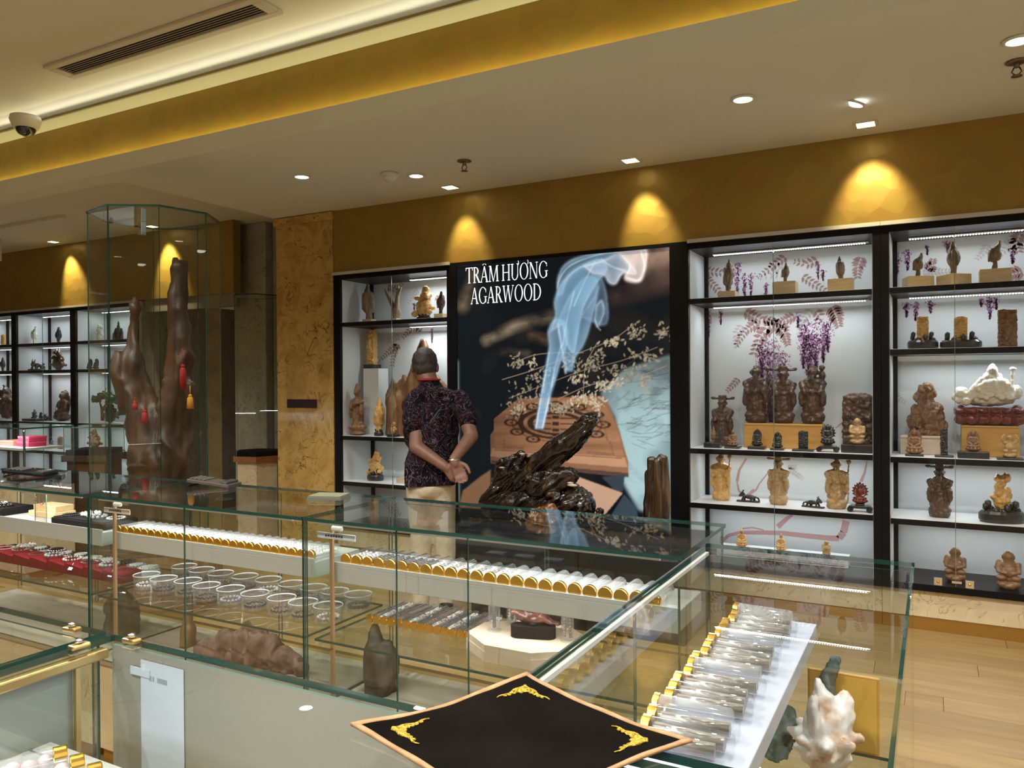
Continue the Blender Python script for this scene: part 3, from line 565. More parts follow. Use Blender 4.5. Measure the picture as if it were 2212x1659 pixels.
for pts, a, c in ([[(1612, 990), (1597, 1015), (1592, 1040)], .006, .010], [[(1592, 1040), (1596, 1060), (1612, 1072), (1630, 1058)], .004, .012], [[(1660, 1020), (1640, 1045), (1632, 1060)], .003, .006], [[(1873, 995), (1868, 1020), (1860, 1040)], .003, .010], [[(1560, 1170), (1572, 1157), (1600, 1150), (1650, 1150), (1690, 1151), (1740, 1157), (1790, 1162), (1812, 1163)], .010, .018], [[(1812, 1163), (1822, 1150), (1828, 1125)], .020, .022], [[(1680, 1138), (1700, 1120), (1712, 1112)], .018, .008], [[(1600, 1142), (1625, 1139), (1650, 1145)], .004, .004], [[(1805, 925), (1820, 912), (1850, 905)], .003, .006]):
    branch(b, [bp(*p) for p in pts], a, c)
b.build('wisteria_print', [LEAFM, LEAFL, PETAL, BARK], cabA, kind='stuff')
b = MB()
for pts, n, ll, mi in ([[(2000, 585), (2012, 575), (2016, 560)], 6, .05, 0], [[(1990, 590), (2025, 587), (2060, 585)], 9, .04, 1], [[(2205, 500), (2195, 525), (2200, 545)], 6, .06, 0], [[(2212, 585), (2185, 592), (2160, 598)], 7, .055, 0], [[(2135, 525), (2125, 545), (2110, 560)], 6, .04, 1], [[(2205, 520), (2180, 530), (2160, 550)], 6, .05, 1], [[(1922, 775), (1945, 790)], 5, .03, 1], [[(1930, 850), (1955, 870)], 5, .03, 1]):
    frond(b, [bp(*p) for p in pts], n, ll, mi)
for px, py, L, W in ((1938, 545, .14, .05), (1960, 540, .13, .05), (2003, 530, .06, .03), (2048, 520, .08, .05), (2188, 535, .10, .05), (1958, 652, .10, .05), (1978, 652, .12, .05), (2010, 650, .08, .05), (2120, 645, .05, .03), (2138, 640, .14, .05), (2152, 640, .08, .04)):
    x, z = bp(px, py); wisteria(b, x, z, L, W)
b.build('wisteria_print', [LEAFM, LEAFL, PETAL, BARK], cabB, kind='stuff')
b = MB()
for pts, n, ll, mi in ([[(835, 620), (850, 625), (870, 612)], 7, .045, 0], [[(905, 625), (890, 640), (882, 655)], 7, .04, 1], [[(860, 640), (845, 625), (838, 610)], 6, .04, 1], [[(915, 712), (905, 706), (885, 712), (870, 730)], 9, .055, 0], [[(865, 725), (845, 735), (822, 735)], 8, .05, 1], [[(860, 745), (840, 760), (825, 775)], 8, .05, 0], [[(860, 740), (850, 765), (847, 790)], 8, .055, 0], [[(745, 650), (755, 665), (765, 690)], 7, .05, 1], [[(940, 640), (950, 650)], 4, .04, 0]):
    frond(b, [bp(*p) for p in pts], n, ll, mi)
for px, py, L, W in ((782, 650, .16, .05), (933, 708, .13, .04), (895, 655, .06, .04), (770, 660, .1, .04)):
    x, z = bp(px, py); wisteria(b, x, z, L, W)
b.build('wisteria_print', [LEAFM, LEAFL, PETAL, BARK], cabL, kind='stuff')
# ---------------------------------------------------------------- carvings on the cabinet shelves
def put(name, label, cat, kind, m, px, top, z, Y, stand=None, rz=0, group=None, x=None):
    p = at(px, 900, 1, Y); p.x = p.x if x is None else x; zt = at(px, top, 1, Y).z; zt = min([zt]+[c_ for s_, c_ in ((.6585, .983), (.6685, .990), (1.0355, 1.96), (.6425, .985), (1.6705, 1.955), (1.0205, 1.615), (.6605, .965)) if abs(z-s_) < .0008])
    return statue(name, label, cat, kind, m, (p.x, Y, z+.0005), zt-z, rz, stand, group)
pine = lambda wpx, h: ('pine', wpx*.00345, wpx*.003, h)
g = 'agarwood pieces on pine blocks'
put('agarwood_piece', 'slim pale agarwood piece on pine block, first from the poster on the top shelf', 'carving', 'horn1', GREYC, 1574, 560, 2.045, 5.40, pine(34, .055))
put('agarwood_piece', 'stubby grey agarwood piece on pine block in the middle of the top shelf', 'carving', 'horn2', GREYC, 1698, 568, 2.045, 5.40, pine(42, .095))
put('agarwood_piece', 'blunt split agarwood piece on pine block next to the cabinet post', 'carving', 'horn4', GREYC, 1818, 553, 2.045, 5.40, pine(43, .09))
put('agarwood_piece', 'jagged dark agarwood piece on pine block, right of the cabinet post', 'carving', 'horn3', GREYC, 1984, 546, 2.045, 5.40, pine(43, .075), .3)
put('agarwood_piece', 'upright agarwood piece with a hooded tip on pine block', 'carving', 'horn2', GREYC, 2061, 521, 2.045, 5.40, pine(42, .075), 2.2)
put('agarwood_piece', 'right-leaning pale tipped agarwood piece on pine block', 'carving', 'horn3', GREYC, 2150, 520, 2.045, 5.40, pine(46, .09), 0)
put('carved_wood_block', 'tilted honey-coloured carved wood block on lobed black stand', 'carving', 'slab', TANC, 1994, 683, 1.674, 5.38, ('lobed', .17, .12, .11), .15)
put('carved_wood_block', 'round-topped honey carved plaque with seated figure on wide black stand', 'carving', 'slab_arch', TANC, 2076, 683, 1.674, 5.38, ('lobed', .22, .13, .10))
put('carved_plaque', 'tall brown carved plaque standing without a stand', 'carving', 'slab', BROWNC, 2177, 667, 1.674, 5.36)
b = thing('pine_block', 'low birch box under the tall craggy driftwood', 'block', (at(1992, 960, 1, 5.45).x, 5.47, 1.0285)); MB().cbox(-.12, .12, -.07, .07, 0, .115, .004).build('box', BIRCH, b, off=(0, 0, 0)); MB().box(-.119, .119, -.0715, -.0705, .098, .1).build('lid_line', BROWNC, b, off=(0, 0, 0))
p = at(2000, 900, 1, 5.47); put('driftwood_carving', 'tall craggy brown driftwood on birch box beside the jade carving', 'carving', 'cragtall', BROWNC, 2000, 824, 1.144, 5.47)
put('small_figure', 'small brown round-backed figure in front of the birch box', 'statue', 'buddha_flame', BROWNC, 1975, 925, 1.028, 5.29, ('block', .10, .07, .012))
put('small_figure', 'narrow near-black carved figure beside the birch box', 'statue', 'column', INKC, 2039, 925, 1.028, 5.29, ('block', .10, .07, .012))
x0, x1 = at(2077, 950, 1, 5.40).x, .445
b = thing('riser_box', 'amber wooden box under the red base and jade carving', 'box', ((x0+x1)/2, 5.48, 1.0285)); hw = (x1-x0)/2; MB().cbox(-hw, hw, -.085, .085, 0, .185, .004).build('box', BOXW, b, off=(0, 0, 0)); MB().box(-hw+.004, hw-.004, -.086, -.0852, .172, .174).build('lid_line', BROWNC, b, off=(0, 0, 0))
b = thing('carved_red_base', 'glossy dark red carved base with lotus lobes under the jade', 'base', ((x0+x1)/2-.005, 5.48, 1.214)); rs = [('b', (0, 0, .05), (.155, .07, .045)), ('b', (0, 0, .085), (.18, .08, .02))]
for k in range(6): rs += [('e', (-.15+k*.06, -.075, .035), (.034, .025, .032)), ('e', (-.15+k*.06, -.085, .085), (.026, .02, .014))]
for s_ in (-1, 1): rs.append(('e', (s_*.145, 0, .09), (.03, .075, .035)))
me = blob('carved_base', rs, .006, .004, 40); me.materials.append(REDC); link('carved_body', me, b)
b = thing('jade_carving', 'cream white jade carving of a reclining figure among clouds on the red base', 'carving', ((x0+x1)/2-.005, 5.48, 1.323)); r_ = random.Random(4)
js = [('e', (0, 0, .05), (.15, .05, .05)), ('e', (.03, -.02, .12), (.085, .055, .065)), ('e', (.02, -.02, .215), (.030, .032, .040)), ('e', (.02, -.01, .18), (.055, .04, .035)), ('c', (-.03, -.03, .16), (-.10, -.05, .08), .024, .018), ('c', (.08, -.03, .15), (.10, -.05, .07), .024, .018), ('c', (.12, 0, .10), (.125, 0, .22), .012, .010), ('e', (.125, 0, .228), (.022, .02, .01)), ('e', (-.14, -.01, .09), (.04, .035, .035)), ('e', (-.165, -.01, .06), (.03, .03, .03)), ('e', (.145, -.01, .09), (.03, .035, .045))]
for k in range(12): a = k*.55; js.append(('e', (.03+.075*math.cos(a), -.055, .11+.04*math.sin(a)), (.022, .018, .018)))
js += [('e', (.02, -.045, .225), (.012, .012, .012)), ('e', (.02, -.01, .245), (.016, .016, .016))]
for k in range(16): js.append(('e', (r_.uniform(-.17, .14), r_.uniform(-.06, -.02), r_.uniform(.02, .09)), (r_.uniform(.015, .03),)*3))
me = blob('jade_body', js, .0045, .004, 45); me.materials.append(JADE); link('jade_body', me, b)
put('seated_figure', 'small reddish seated figure with pointed back on black stand before the amber box', 'statue', 'buddha_flame', BROWNC, 2102, 928, 1.028, 5.28, ('block', .16, .08, .04))
put('seated_figure', 'small khaki big-bellied figure in front of the amber box', 'statue', 'belly_arms', OAKC, 2181, 938, 1.028, 5.27, ('block', .13, .08, .012))
put('hatted_statue', 'large dark red-brown statue with winged hat on the white shelf', 'statue', 'sage_hat', DARKC, 2029, 985, .6585, 5.36)
put('rough_carving', 'honey rough-carved branch piece on oval black stand at right', 'carving', 'crag2', TANC, 2163, 1021, .6585, 5.33, ('lobed', .24, .16, .13), .25)
put('laughing_statue', 'brown laughing big-bellied statue, nearer the case corner on the bottom shelf', 'statue', 'belly', BROWNC, 2062, 1181, .28, 5.36)
put('laughing_statue', 'brown laughing big-bellied statue just behind the chrome door lock', 'statue', 'belly', BROWNC, 2177, 1189, .28, 5.30)
# cabinet beside the poster
z2 = 1.0355
put('hatted_statue', 'dark statue with winged hat at the poster end of the middle shelf', 'statue', 'sage_hat', DARKC, 1561, 853, z2, 5.47)
xa, xb = at(1607, 950, 1, 5.40).x, at(1777, 950, 1, 5.40).x
b = thing('riser_box', 'long amber wooden box under the three dark robed statues', 'box', ((xa+xb)/2, 5.48, z2)); hw = (xb-xa)/2; MB().cbox(-hw, hw, -.085, .085, 0, .165, .004).build('box', BOXW, b, off=(0, 0, 0)); MB().box(-hw+.004, hw-.004, -.086, -.0852, .15, .152).build('lid_line', BROWNC, b, off=(0, 0, 0))
put('robed_statue', 'dark robed bearded statue, first from the poster on the amber box', 'statue', 'sage', DARKC, 1634, 789, z2+.166, 5.48)
put('robed_statue', 'dark robed statue with hat wing, middle one on the amber box', 'statue', 'sage_hat', DARKC, 1692, 790, z2+.166, 5.48, rz=.2)
put('robed_statue', 'dark robed statue holding a child, nearest the cabinet post on the amber box', 'statue', 'sage_child', DARKC, 1756, 788, z2+.166, 5.48)
put('carved_plaque', 'tall dark carved plaque behind the big-bellied statue', 'carving', 'slab_arch', DARKC, 1853, 848, z2, 5.47)
put('laughing_statue', 'khaki laughing big-bellied statue on a square black stand', 'statue', 'belly', OAKC, 1852, 903, z2, 5.32, ('block', .18, .12, .05))
put('small_figure', 'small flame-backed brown figure on black stand at the glass side', 'statue', 'horn1', BROWNC, 1540, 921, z2, 5.30, ('block', .11, .08, .035))
put('small_figure', 'small reddish seated buddha statue before the hatted statue', 'statue', 'buddha', BROWNC, 1583, 928, z2, 5.30, ('block', .10, .08, .012))
put('flame_statue', 'larger black flame-backed seated statue before the amber box', 'statue', 'buddha_flame', INKC, 1635, 926, z2, 5.30, ('block', .11, .08, .02))
put('flame_statue', 'smaller black flame-backed seated statue at the door seam', 'statue', 'buddha_flame', INKC, 1679, 932, z2, 5.29, ('block', .085, .07, .012))
put('column_statue', 'black square-topped statue before the amber box end', 'statue', 'slab_arch', INKC, 1735, 930, z2, 5.28, ('block', .13, .08, .012))
put('lotus_statue', 'black statue with petal-shaped back on a scroll bench', 'statue', 'buddha_petal', INKC, 1788, 916, z2, 5.28, ('scroll', .12, .07, .045))
z3 = .6685
put('robed_statue', 'honey robed statue nearest the poster on the white shelf', 'statue', 'sage', TANC, 1557, 975, z3, 5.40)
put('robed_statue', 'khaki robed statue behind the door seam on the white shelf', 'statue', 'sage_hat', OAKC, 1681, 978, z3, 5.37)
put('robed_statue', 'khaki robed statue beside the red lotus carving', 'statue', 'sage', OAKC, 1806, 985, z3, 5.36, rz=.25)
put('animal_carving', 'low black animal carving beside the honey robed statue', 'carving', 'beast', INKC, 1614, 1058, z3, 5.38)
put('animal_carving', 'low black animal carving left of the last khaki robed statue', 'carving', 'beast', INKC, 1757, 1071, z3, 5.33, rz=2.9)
put('lotus_statue', 'dark red statue with petal-shaped back on black scroll bench', 'statue', 'buddha_petal', REDC, 1857, 1041, z3, 5.29, ('scroll', .13, .08, .05))
b = thing('white_riser', 'long white riser under the three small honey statues', 'riser', (-.9, 5.45, .2805)); MB().cbox(-.42, .42, -.06, .08, 0, .066, .004).build('box', WHITEP, b, off=(0, 0, 0)); MB().box(-.40, .40, -.0615, -.0605, .01, .015).build('painted_gap_shadow', BLACK, b, off=(0, 0, 0))  # proud black strip painted on as a shadow gap
put('small_buddha', 'small honey seated statue on the low shelf, nearest the poster', 'statue', 'buddha', TANC, 1601, 1142, .347, 5.46)
put('small_buddha', 'small honey seated statue on the low shelf, middle of three', 'statue', 'buddha', TANC, 1686, 1153, .347, 5.45)
put('small_buddha', 'small khaki big-bellied statue on the low shelf, nearest the post', 'statue', 'belly', OAKC, 1784, 1167, .347, 5.44)
# cabinet the man looks into
put('agarwood_piece', 'crane-like grey agarwood piece with pale tip on pine block', 'carving', 'horn4', GREYC, 799, 612, 2.010, 5.40, ('pine', .09, .08, .035))
put('agarwood_piece', 'forked pale agarwood branch on pine block', 'carving', 'fork', GREYC, 857, 618, 2.010, 5.40, ('pine', .055, .06, .03))
put('agarwood_piece', 'honey openwork carving on black stand on the top shelf', 'carving', 'crag3', TANC, 917, 618, 2.010, 5.40, ('lobed', .135, .10, .06))
put('agarwood_piece', 'small dark pointed agarwood piece on pine block beside the poster', 'carving', 'horn2', DARKC, 954, 629, 2.010, 5.38, ('pine', .09, .08, .045))
pw = at(806, 870, 1, 5.46)
b = thing('display_pedestal', 'tall square white pedestal inside the cabinet', 'pedestal', (pw.x, 5.50, 1.0355)); hz = at(806, 796, 1, 5.43).z-1.0355; MB().cbox(-.085, .085, -.07, .07, 0, hz, .003).build('column', WHITEP, b, off=(0, 0, 0)); MB().box(-.0855, .0855, -.0705, .0705, 0, .006).build('foot_line', PANEL, b, off=(0, 0, 0))
put('carved_column', 'honey carved wood column on black stand atop the white pedestal', 'carving', 'column', TANC, 805, 711, 1.0355+hz, 5.50, ('block', .115, .11, .035))
put('robed_statue', 'brown slender robed statue in front of the white pedestal', 'statue', 'kwan', BROWNC, 772, 828, z2, 5.30)
put('slim_carving', 'slim honey carving on black stand beside the white pedestal', 'carving', 'horn1', TANC, 818, 858, z2, 5.29, ('lobed', .085, .07, .06))
put('small_carving', 'small honey carving on black stand at the foot of the rootwood', 'carving', 'crag2', TANC, 849, 911, z2, 5.242, ('block', .085, .07, .022))
put('rootwood', 'large splintered rust-brown rootwood behind the man', 'driftwood', 'spirew', ROOTC, 896, 733, z2, 5.44)
put('rough_carving', 'honey cliff-shaped carving on oval black stand on the low shelf', 'carving', 'crag3', TANC, 810, 973, .6425, 5.36, ('lobed', .16, .12, .10))
b = thing('birch_board', 'birch slab under a small honey carving next to the man', 'board', (at(884, 1000, 1, 5.36).x, 5.36, .6425)); MB().prism([(-.10, -.05), (.08, -.06), (.11, .03), (.02, .07), (-.09, .05)], 0, .035).build('slab', BIRCH, b, off=(0, 0, 0)); MB().prism([(-.098, -.049), (.079, -.059), (.109, .029), (.02, .069), (-.089, .049)], .035, .037).build('top_face', LIGHTW, b, off=(0, 0, 0))
put('rough_carving', 'honey spiky carving on black stand standing on the birch slab', 'carving', 'crag2', TANC, 884, 973, .68, 5.36, ('lobed', .10, .08, .09))

# ---------------------------------------------------------------- backlit poster (flat print in a black frame)
PX0, PX1, PZ0, PZ1, PY = -3.300, -1.580, .50, 2.405, 5.194
t = thing('backlit_poster', 'dark backlit poster with blue smoke rising over a carved wooden incense box', 'poster', ((PX0+PX1)/2, PY, 0))
fr = MB().box(-3.361, PX0, 5.185, 5.23, .0, 2.432).box(PX1, -1.455, 5.185, 5.23, .0, 2.432).box(PX0, PX1, 5.185, 5.23, PZ1, 2.432).box(PX0, PX1, 5.185, 5.23, 0, PZ0)
fr.build('frame', BLACK, t)
NX, NZ = 380, 420
gx, gz = np.meshgrid(np.linspace(PX0, PX1, NX), np.linspace(PZ0, PZ1, NZ))
img = np.zeros((NZ, NX, 3)); PPM = (NX-1)/(PX1-PX0)
def wp(px, py): p = at(px, py, 1, PY); return (p.x, p.z)
rs = np.random.RandomState(3)
def fbm(sx, sz, seed, oct=4):
    r = np.random.RandomState(seed); o = np.zeros((NZ, NX)); a = 1
    for k in range(oct):
        nx, nz = int(sx*2**k)+2, int(sz*2**k)+2; g_ = r.rand(nz, nx); u = np.linspace(0, nx-1.001, NX); v = np.linspace(0, nz-1.001, NZ)
        i, j = u.astype(int), v.astype(int); fu, fv = u-i, v-j; fu = fu*fu*(3-2*fu); fv = fv*fv*(3-2*fv)
        A = g_[np.ix_(j, i)]*(1-fu)+g_[np.ix_(j, i+1)]*fu; B = g_[np.ix_(j+1, i)]*(1-fu)+g_[np.ix_(j+1, i+1)]*fu
        o += a*(A*(1-fv[:, None])+B*fv[:, None]); a *= .5
    return o/1.9
def segd(p0, p1):
    (x0, z0), (x1, z1) = p0, p1; dx, dz = x1-x0, z1-z0; L = dx*dx+dz*dz+1e-12; t_ = np.clip(((gx-x0)*dx+(gz-z0)*dz)/L, 0, 1)
    return np.hypot(gx-x0-t_*dx, gz-z0-t_*dz)
def polyd(pts): return np.min([segd(a, c) for a, c in zip(pts, pts[1:])], axis=0)
def smoothpts(pts, n=5):
    P = [np.array(p) for p in pts]; P = [2*P[0]-P[1]]+P+[2*P[-1]-P[-2]]; o = []
    for i in range(1, len(P)-2):
        for k in range(n):
            s = k/n; o.append(tuple(.5*((2*P[i])+(P[i+1]-P[i-1])*s+(2*P[i-1]-5*P[i]+4*P[i+1]-P[i+2])*s*s+(3*P[i]-P[i-1]-3*P[i+1]+P[i+2])*s**3)))
    return o+[tuple(P[-2])]
def inside(pts):
    m = np.zeros((NZ, NX), bool); n = len(pts)
    for k in range(n):
        (x0, z0), (x1, z1) = pts[k], pts[(k+1) % n]; c = ((z0 > gz) != (z1 > gz)) & (gx < (x1-x0)*(gz-z0)/((z1-z0) or 1e-9)+x0); m ^= c
    return m
def blend(a, col): img[:] = img*(1-a[..., None])+np.array(col)*a[..., None]
def blur(m, k=3):
    m = m.astype(float)
    for _ in range(k):
        m = (np.roll(m, 1, 0)+np.roll(m, -1, 0)+2*m)/4; m = (np.roll(m, 1, 1)+np.roll(m, -1, 1)+2*m)/4
    return m
n1, n2, n3 = fbm(5, 6, 1), fbm(9, 22, 2), fbm(26, 30, 5)
img[:] = np.array((.004, .006, .008)); blend(np.clip((n1-.55)*1.2, 0, .35), (.03, .026, .02))
def streak(pts, wd, col, a, tex=n2): d = polyd([wp(*p) for p in pts]); blend(np.clip(1-d/wd, 0, 1)**1.3*a*np.clip(tex*1.7-.35, 0, 1), col)
streak([(1050, 735), (1110, 705), (1190, 683)], .07, (.30, .24, .16), .7); streak([(1150, 725), (1180, 735), (1200, 725)], .06, (.20, .12, .07), .7); streak([(1000, 660), (1025, 600)], .09, (.14, .11, .07), .7); streak([(1085, 760), (1140, 765)], .05, (.13, .10, .07), .6)
streak([(1390, 560), (1450, 545)], .22, (.46, .30, .26), .9, n1); streak([(1380, 545), (1450, 540)], .14, (.62, .46, .38), .7, n1); streak([(1330, 640), (1450, 610)], .10, (.10, .06, .055), .8, n1)
# pale wintry ground with twigs, right
w_ = inside([wp(*p) for p in [(1300, 850), (1350, 800), (1450, 770), (1450, 1120), (1380, 1100), (1345, 1040), (1340, 960), (1330, 900)]])
wm = blur(w_, 14); hi = np.clip((gz-wp(1400, 900)[1])/.42, 0, 1)
blend(wm*.95, (.27, .40, .43)); blend(wm*np.clip((n1-.42)*2.6, 0, .9), (.10, .14, .16)); blend(wm*np.clip((n3-.5)*2.6, 0, .85)*(.35+.65*hi), (.05, .055, .055)); blend(wm*hi*.75, (.03, .032, .03))
for k in range(90):
    x, y = rs.uniform(1330, 1450), rs.uniform(790, 960); a = rs.uniform(-.7, .4); L = rs.uniform(30, 80)
    d = polyd([wp(x, y), wp(x+L*math.cos(a)*.6, y+L*math.sin(a)*.6)]); blend(np.clip(1-d/.0055, 0, 1)*.45, (.05, .055, .055))
# carved incense box
top = [wp(*p) for p in [(1068, 905), (1120, 862), (1300, 855), (1337, 935), (1348, 985), (1068, 970)]]
boxp = [wp(*p) for p in [(1060, 940), (1110, 868), (1310, 862), (1338, 930), (1358, 1000), (1358, 1030), (1060, 1000)]]
grain = np.clip(.6+.7*(fbm(4, 46, 8)-.5), 0, 1.3)
W1 = np.array((.38, .19, .10)); blend(blur(inside(boxp), 1), (.20, .10, .055)); m_ = blur(inside([wp(*p) for p in [(1063, 968), (1350, 988), (1356, 1010), (1060, 986)]]), 1); blend(m_, (.36, .20, .12))
mt = blur(inside(top), 1); img[:] = img*(1-mt[..., None])+(W1*grain[..., None])*mt[..., None]
blend(blur(inside([wp(*p) for p in [(1060, 994), (1358, 1022), (1358, 1031), (1060, 1001)]]), 1), (.07, .04, .03)); blend(blur(inside([wp(*p) for p in [(1350, 1025), (1300, 1030), (1330, 1062), (1345, 1062)]]), 2), (.03, .04, .05))
d = polyd([wp(1068, 972), wp(1342, 990)]); blend(np.clip(1-d/.006, 0, 1)*.8, (.10, .05, .03))
ex, ez = wp(1200, 915); A_, B_ = wp(1302, 915)[0]-ex, ez-wp(1200, 955)[1]
def cut(mask, a=.95): blend(blur(mask, 1)*a, (.022, .012, .009))
er = np.hypot((gx-ex)/A_, (gz-ez)/B_)
for r_in, r_out in ((.50, .63), (.72, .85)): cut((er > r_in) & (er < r_out) & (np.abs((gx-ex)/A_) > .06))
for dz in (-.30, 0, .30): cut((np.abs((gz-ez)/B_-dz) < .045) & (er < .5) & (np.abs((gx-ex)/A_) > .10))
for dz in (-.6, -.35, 0, .35, .6): cut((np.abs((gz-ez)/B_-dz) < .09) & (np.abs((gx-ex)/A_) < .07))
for k in range(12):
    a = k/12*2*math.pi; x, z = ex+A_*1.0*math.cos(a), ez+B_*1.02*math.sin(a); q = np.hypot((gx-x)/(A_*.17), (gz-z)/(B_*.2)); cut((q > .62) & (q < 1.0)); cut(q < .22)
cut((er > .95) & (er < 1.0), .6)
for p0, p1 in (((1088, 965), (1130, 968)), ((1088, 965), (1090, 945)), ((1270, 977), (1325, 981)), ((1325, 981), (1318, 955)), ((1312, 950), (1300, 900))): d = polyd([wp(*p0), wp(*p1)]); blend(np.clip(1-d/.014, 0, 1)*.7*np.clip(n3*1.6, 0, 1), (.12, .065, .04))
sh_ = np.clip((gx-wp(1060, 950)[0])/(wp(1260, 950)[0]-wp(1060, 950)[0]), 0, 1)*.62+.38; bm_ = blur(inside(boxp) | inside(top), 2); img[:] = img*(1-bm_*(1-sh_))[..., None]
# tan block under the box, bottom
blend(blur(inside([wp(*p) for p in [(1000, 1060), (1040, 1028), (1060, 1015), (1060, 1120), (985, 1120)]]), 2)*.9, (.14, .075, .04))
blend(blur(inside([wp(*p) for p in [(1235, 1025), (1345, 1065), (1300, 1120), (1260, 1120)]]), 1), (.40, .25, .17)); blend(blur(inside([wp(*p) for p in [(1348, 1068), (1375, 1098), (1380, 1130), (1310, 1130)]]), 1), (.03, .045, .06))
# dried flowers
def twig(pts, wd=.004, col=(.24, .19, .13), a=.8): d = polyd(smoothpts([wp(*p) for p in pts], 3)); blend(np.clip(1.2-d/wd, 0, 1)*a, col)
def buds(cx_, cy_, rx, ry, n, col, s=.0072):
    for k in range(int(n*1.5)):
        x, z = wp(cx_+rs.normal()*rx*.5, cy_+rs.normal()*ry*.5); a = rs.uniform(0, 3.1); u = (gx-x)*math.cos(a)+(gz-z)*math.sin(a); v = -(gx-x)*math.sin(a)+(gz-z)*math.cos(a); ss = s*rs.uniform(.6, 1.3)
        d = np.hypot(u/(ss*1.5), v/(ss*.7)); blend(np.clip(1.6-d, 0, 1)*.85, np.array(col)*rs.uniform(.55, 1.1))
twig([(1085, 820), (1150, 800), (1230, 770), (1320, 735), (1370, 700)]); twig([(1110, 785), (1150, 768), (1200, 762), (1260, 762)]); twig([(1100, 860), (1180, 830), (1260, 800), (1340, 780), (1420, 750)], .004, (.18, .14, .10)); twig([(1260, 850), (1265, 790), (1290, 740)]); twig([(1210, 860), (1280, 830), (1360, 820), (1440, 790)])
TB, TC = (.30, .26, .185), (.47, .41, .30)
for a in ((1118, 785, 22, 14, 22, TB), (1150, 782, 10, 16, 12, TC), (1185, 800, 16, 10, 12, TB), (1150, 815, 20, 12, 14, TB), (1230, 780, 20, 14, 16, TB), (1270, 790, 30, 14, 24, TB), (1325, 740, 26, 12, 22, TC), (1375, 715, 22, 22, 22, TB), (1430, 720, 24, 24, 22, TB), (1390, 770, 34, 20, 26, TB), (1290, 770, 22, 16, 16, TB), (1250, 820, 24, 16, 22, TC), (1310, 830, 40, 16, 40, TC), (1260, 860, 36, 14, 46, TC), (1210, 880, 34, 16, 36, TB), (1120, 880, 30, 24, 34, TB), (1290, 870, 20, 26, 30, TC), (1395, 825, 14, 22, 18, TB), (1150, 850, 50, 20, 30, (.26, .22, .16)), (1350, 800, 60, 26, 40, (.24, .21, .16))): buds(*a)
# smoke: soft filled veils with brighter rims
def veil(pts, a, rim, col=(.20, .40, .60), rcol=(.46, .66, .84), k=9):
    P = smoothpts([wp(*p) for p in pts], 4); i_ = inside(P); m = blur(i_, k); d = polyd(P+[P[0]]); blend(m*a*np.clip(.25+.9*n1+.45*np.exp(-d/.05), 0, 1.15), col); blend(np.exp(-(d/.010)**2)*rim*.55*np.clip(2*n2-.3, .1, 1)+np.exp(-d/.03)*i_*rim*.45, rcol)
def wisp(pts, a, wd=.014, col=(.60, .78, .92)): d = polyd(smoothpts([wp(*p) for p in pts], 4)); blend(np.exp(-(d/wd*1.6)**2)*a*.7*np.clip(2.2*n2-.35, .15, 1), col)
veil([(1157, 925), (1170, 850), (1180, 790), (1187, 750), (1185, 715), (1200, 690), (1222, 700), (1225, 740), (1208, 790), (1190, 850), (1172, 925)], .55, .35)
veil([(1222, 800), (1215, 760), (1206, 700), (1225, 650), (1262, 600), (1292, 610), (1280, 680), (1262, 740), (1243, 770), (1236, 800)], .42, .30)
veil([(1190, 715), (1200, 680), (1198, 650), (1212, 615), (1240, 585), (1290, 560), (1312, 580), (1290, 610), (1262, 660), (1248, 720), (1240, 760), (1225, 745), (1215, 700)], .55, .38)
veil([(1205, 640), (1206, 600), (1222, 570), (1270, 550), (1330, 545), (1300, 565), (1250, 580), (1225, 605), (1215, 635)], .35, .35)
veil([(1262, 575), (1310, 560), (1340, 550), (1375, 590), (1345, 590), (1330, 612), (1316, 610), (1305, 595), (1280, 590)], .50, .45, (.36, .47, .64), (.70, .78, .88))
veil([(1320, 540), (1390, 535), (1395, 570), (1385, 605), (1365, 608), (1350, 600), (1360, 575), (1340, 550)], .60, .45, (.50, .47, .55), (.80, .76, .80))
veil([(1300, 600), (1310, 640), (1310, 700), (1270, 690), (1258, 680), (1285, 640)], .20, .20, (.16, .26, .42))
veil([(1288, 660), (1300, 650), (1305, 675), (1292, 705), (1284, 690)], .12, .45)
wisp([(1285, 690), (1290, 705), (1297, 713)], .5, .008); wisp([(1205, 700), (1215, 760), (1222, 805)], .5); wisp([(1240, 630), (1225, 690), (1216, 745)], .45, .012); wisp([(1285, 565), (1262, 610), (1240, 660)], .5, .01); wisp([(1213, 745), (1200, 790), (1188, 850), (1172, 925)], .6, .010); wisp([(1186, 760), (1180, 800), (1168, 860), (1158, 925)], .5, .010); wisp([(1300, 560), (1320, 575), (1350, 585)], .5, .012); wisp([(1385, 545), (1392, 575), (1380, 605), (1355, 600)], .6, .012, (.85, .80, .82)); wisp([(1204, 650), (1206, 610), (1230, 575), (1285, 552), (1330, 545)], .5, .010)
vv = np.stack([gx-(PX0+PX1)/2, np.zeros_like(gx), gz], -1).reshape(-1, 3)
idx = np.arange(NX*NZ).reshape(NZ, NX); q = np.stack([idx[:-1, :-1], idx[:-1, 1:], idx[1:, 1:], idx[1:, :-1]], -1).reshape(-1, 4)
me = bpy.data.meshes.new('print'); me.vertices.add(len(vv)); me.vertices.foreach_set('co', vv.astype('f').ravel()); me.loops.add(q.size); me.loops.foreach_set('vertex_index', q.astype('i').ravel()); me.polygons.add(len(q)); me.polygons.foreach_set('loop_start', np.arange(0, q.size, 4, dtype='i')); me.update(calc_edges=True)
ca = me.color_attributes.new('print', 'FLOAT_COLOR', 'POINT'); ca.data.foreach_set('color', np.concatenate([np.clip(img, 0, 1), np.ones((NZ, NX, 1))], -1).astype('f').ravel())
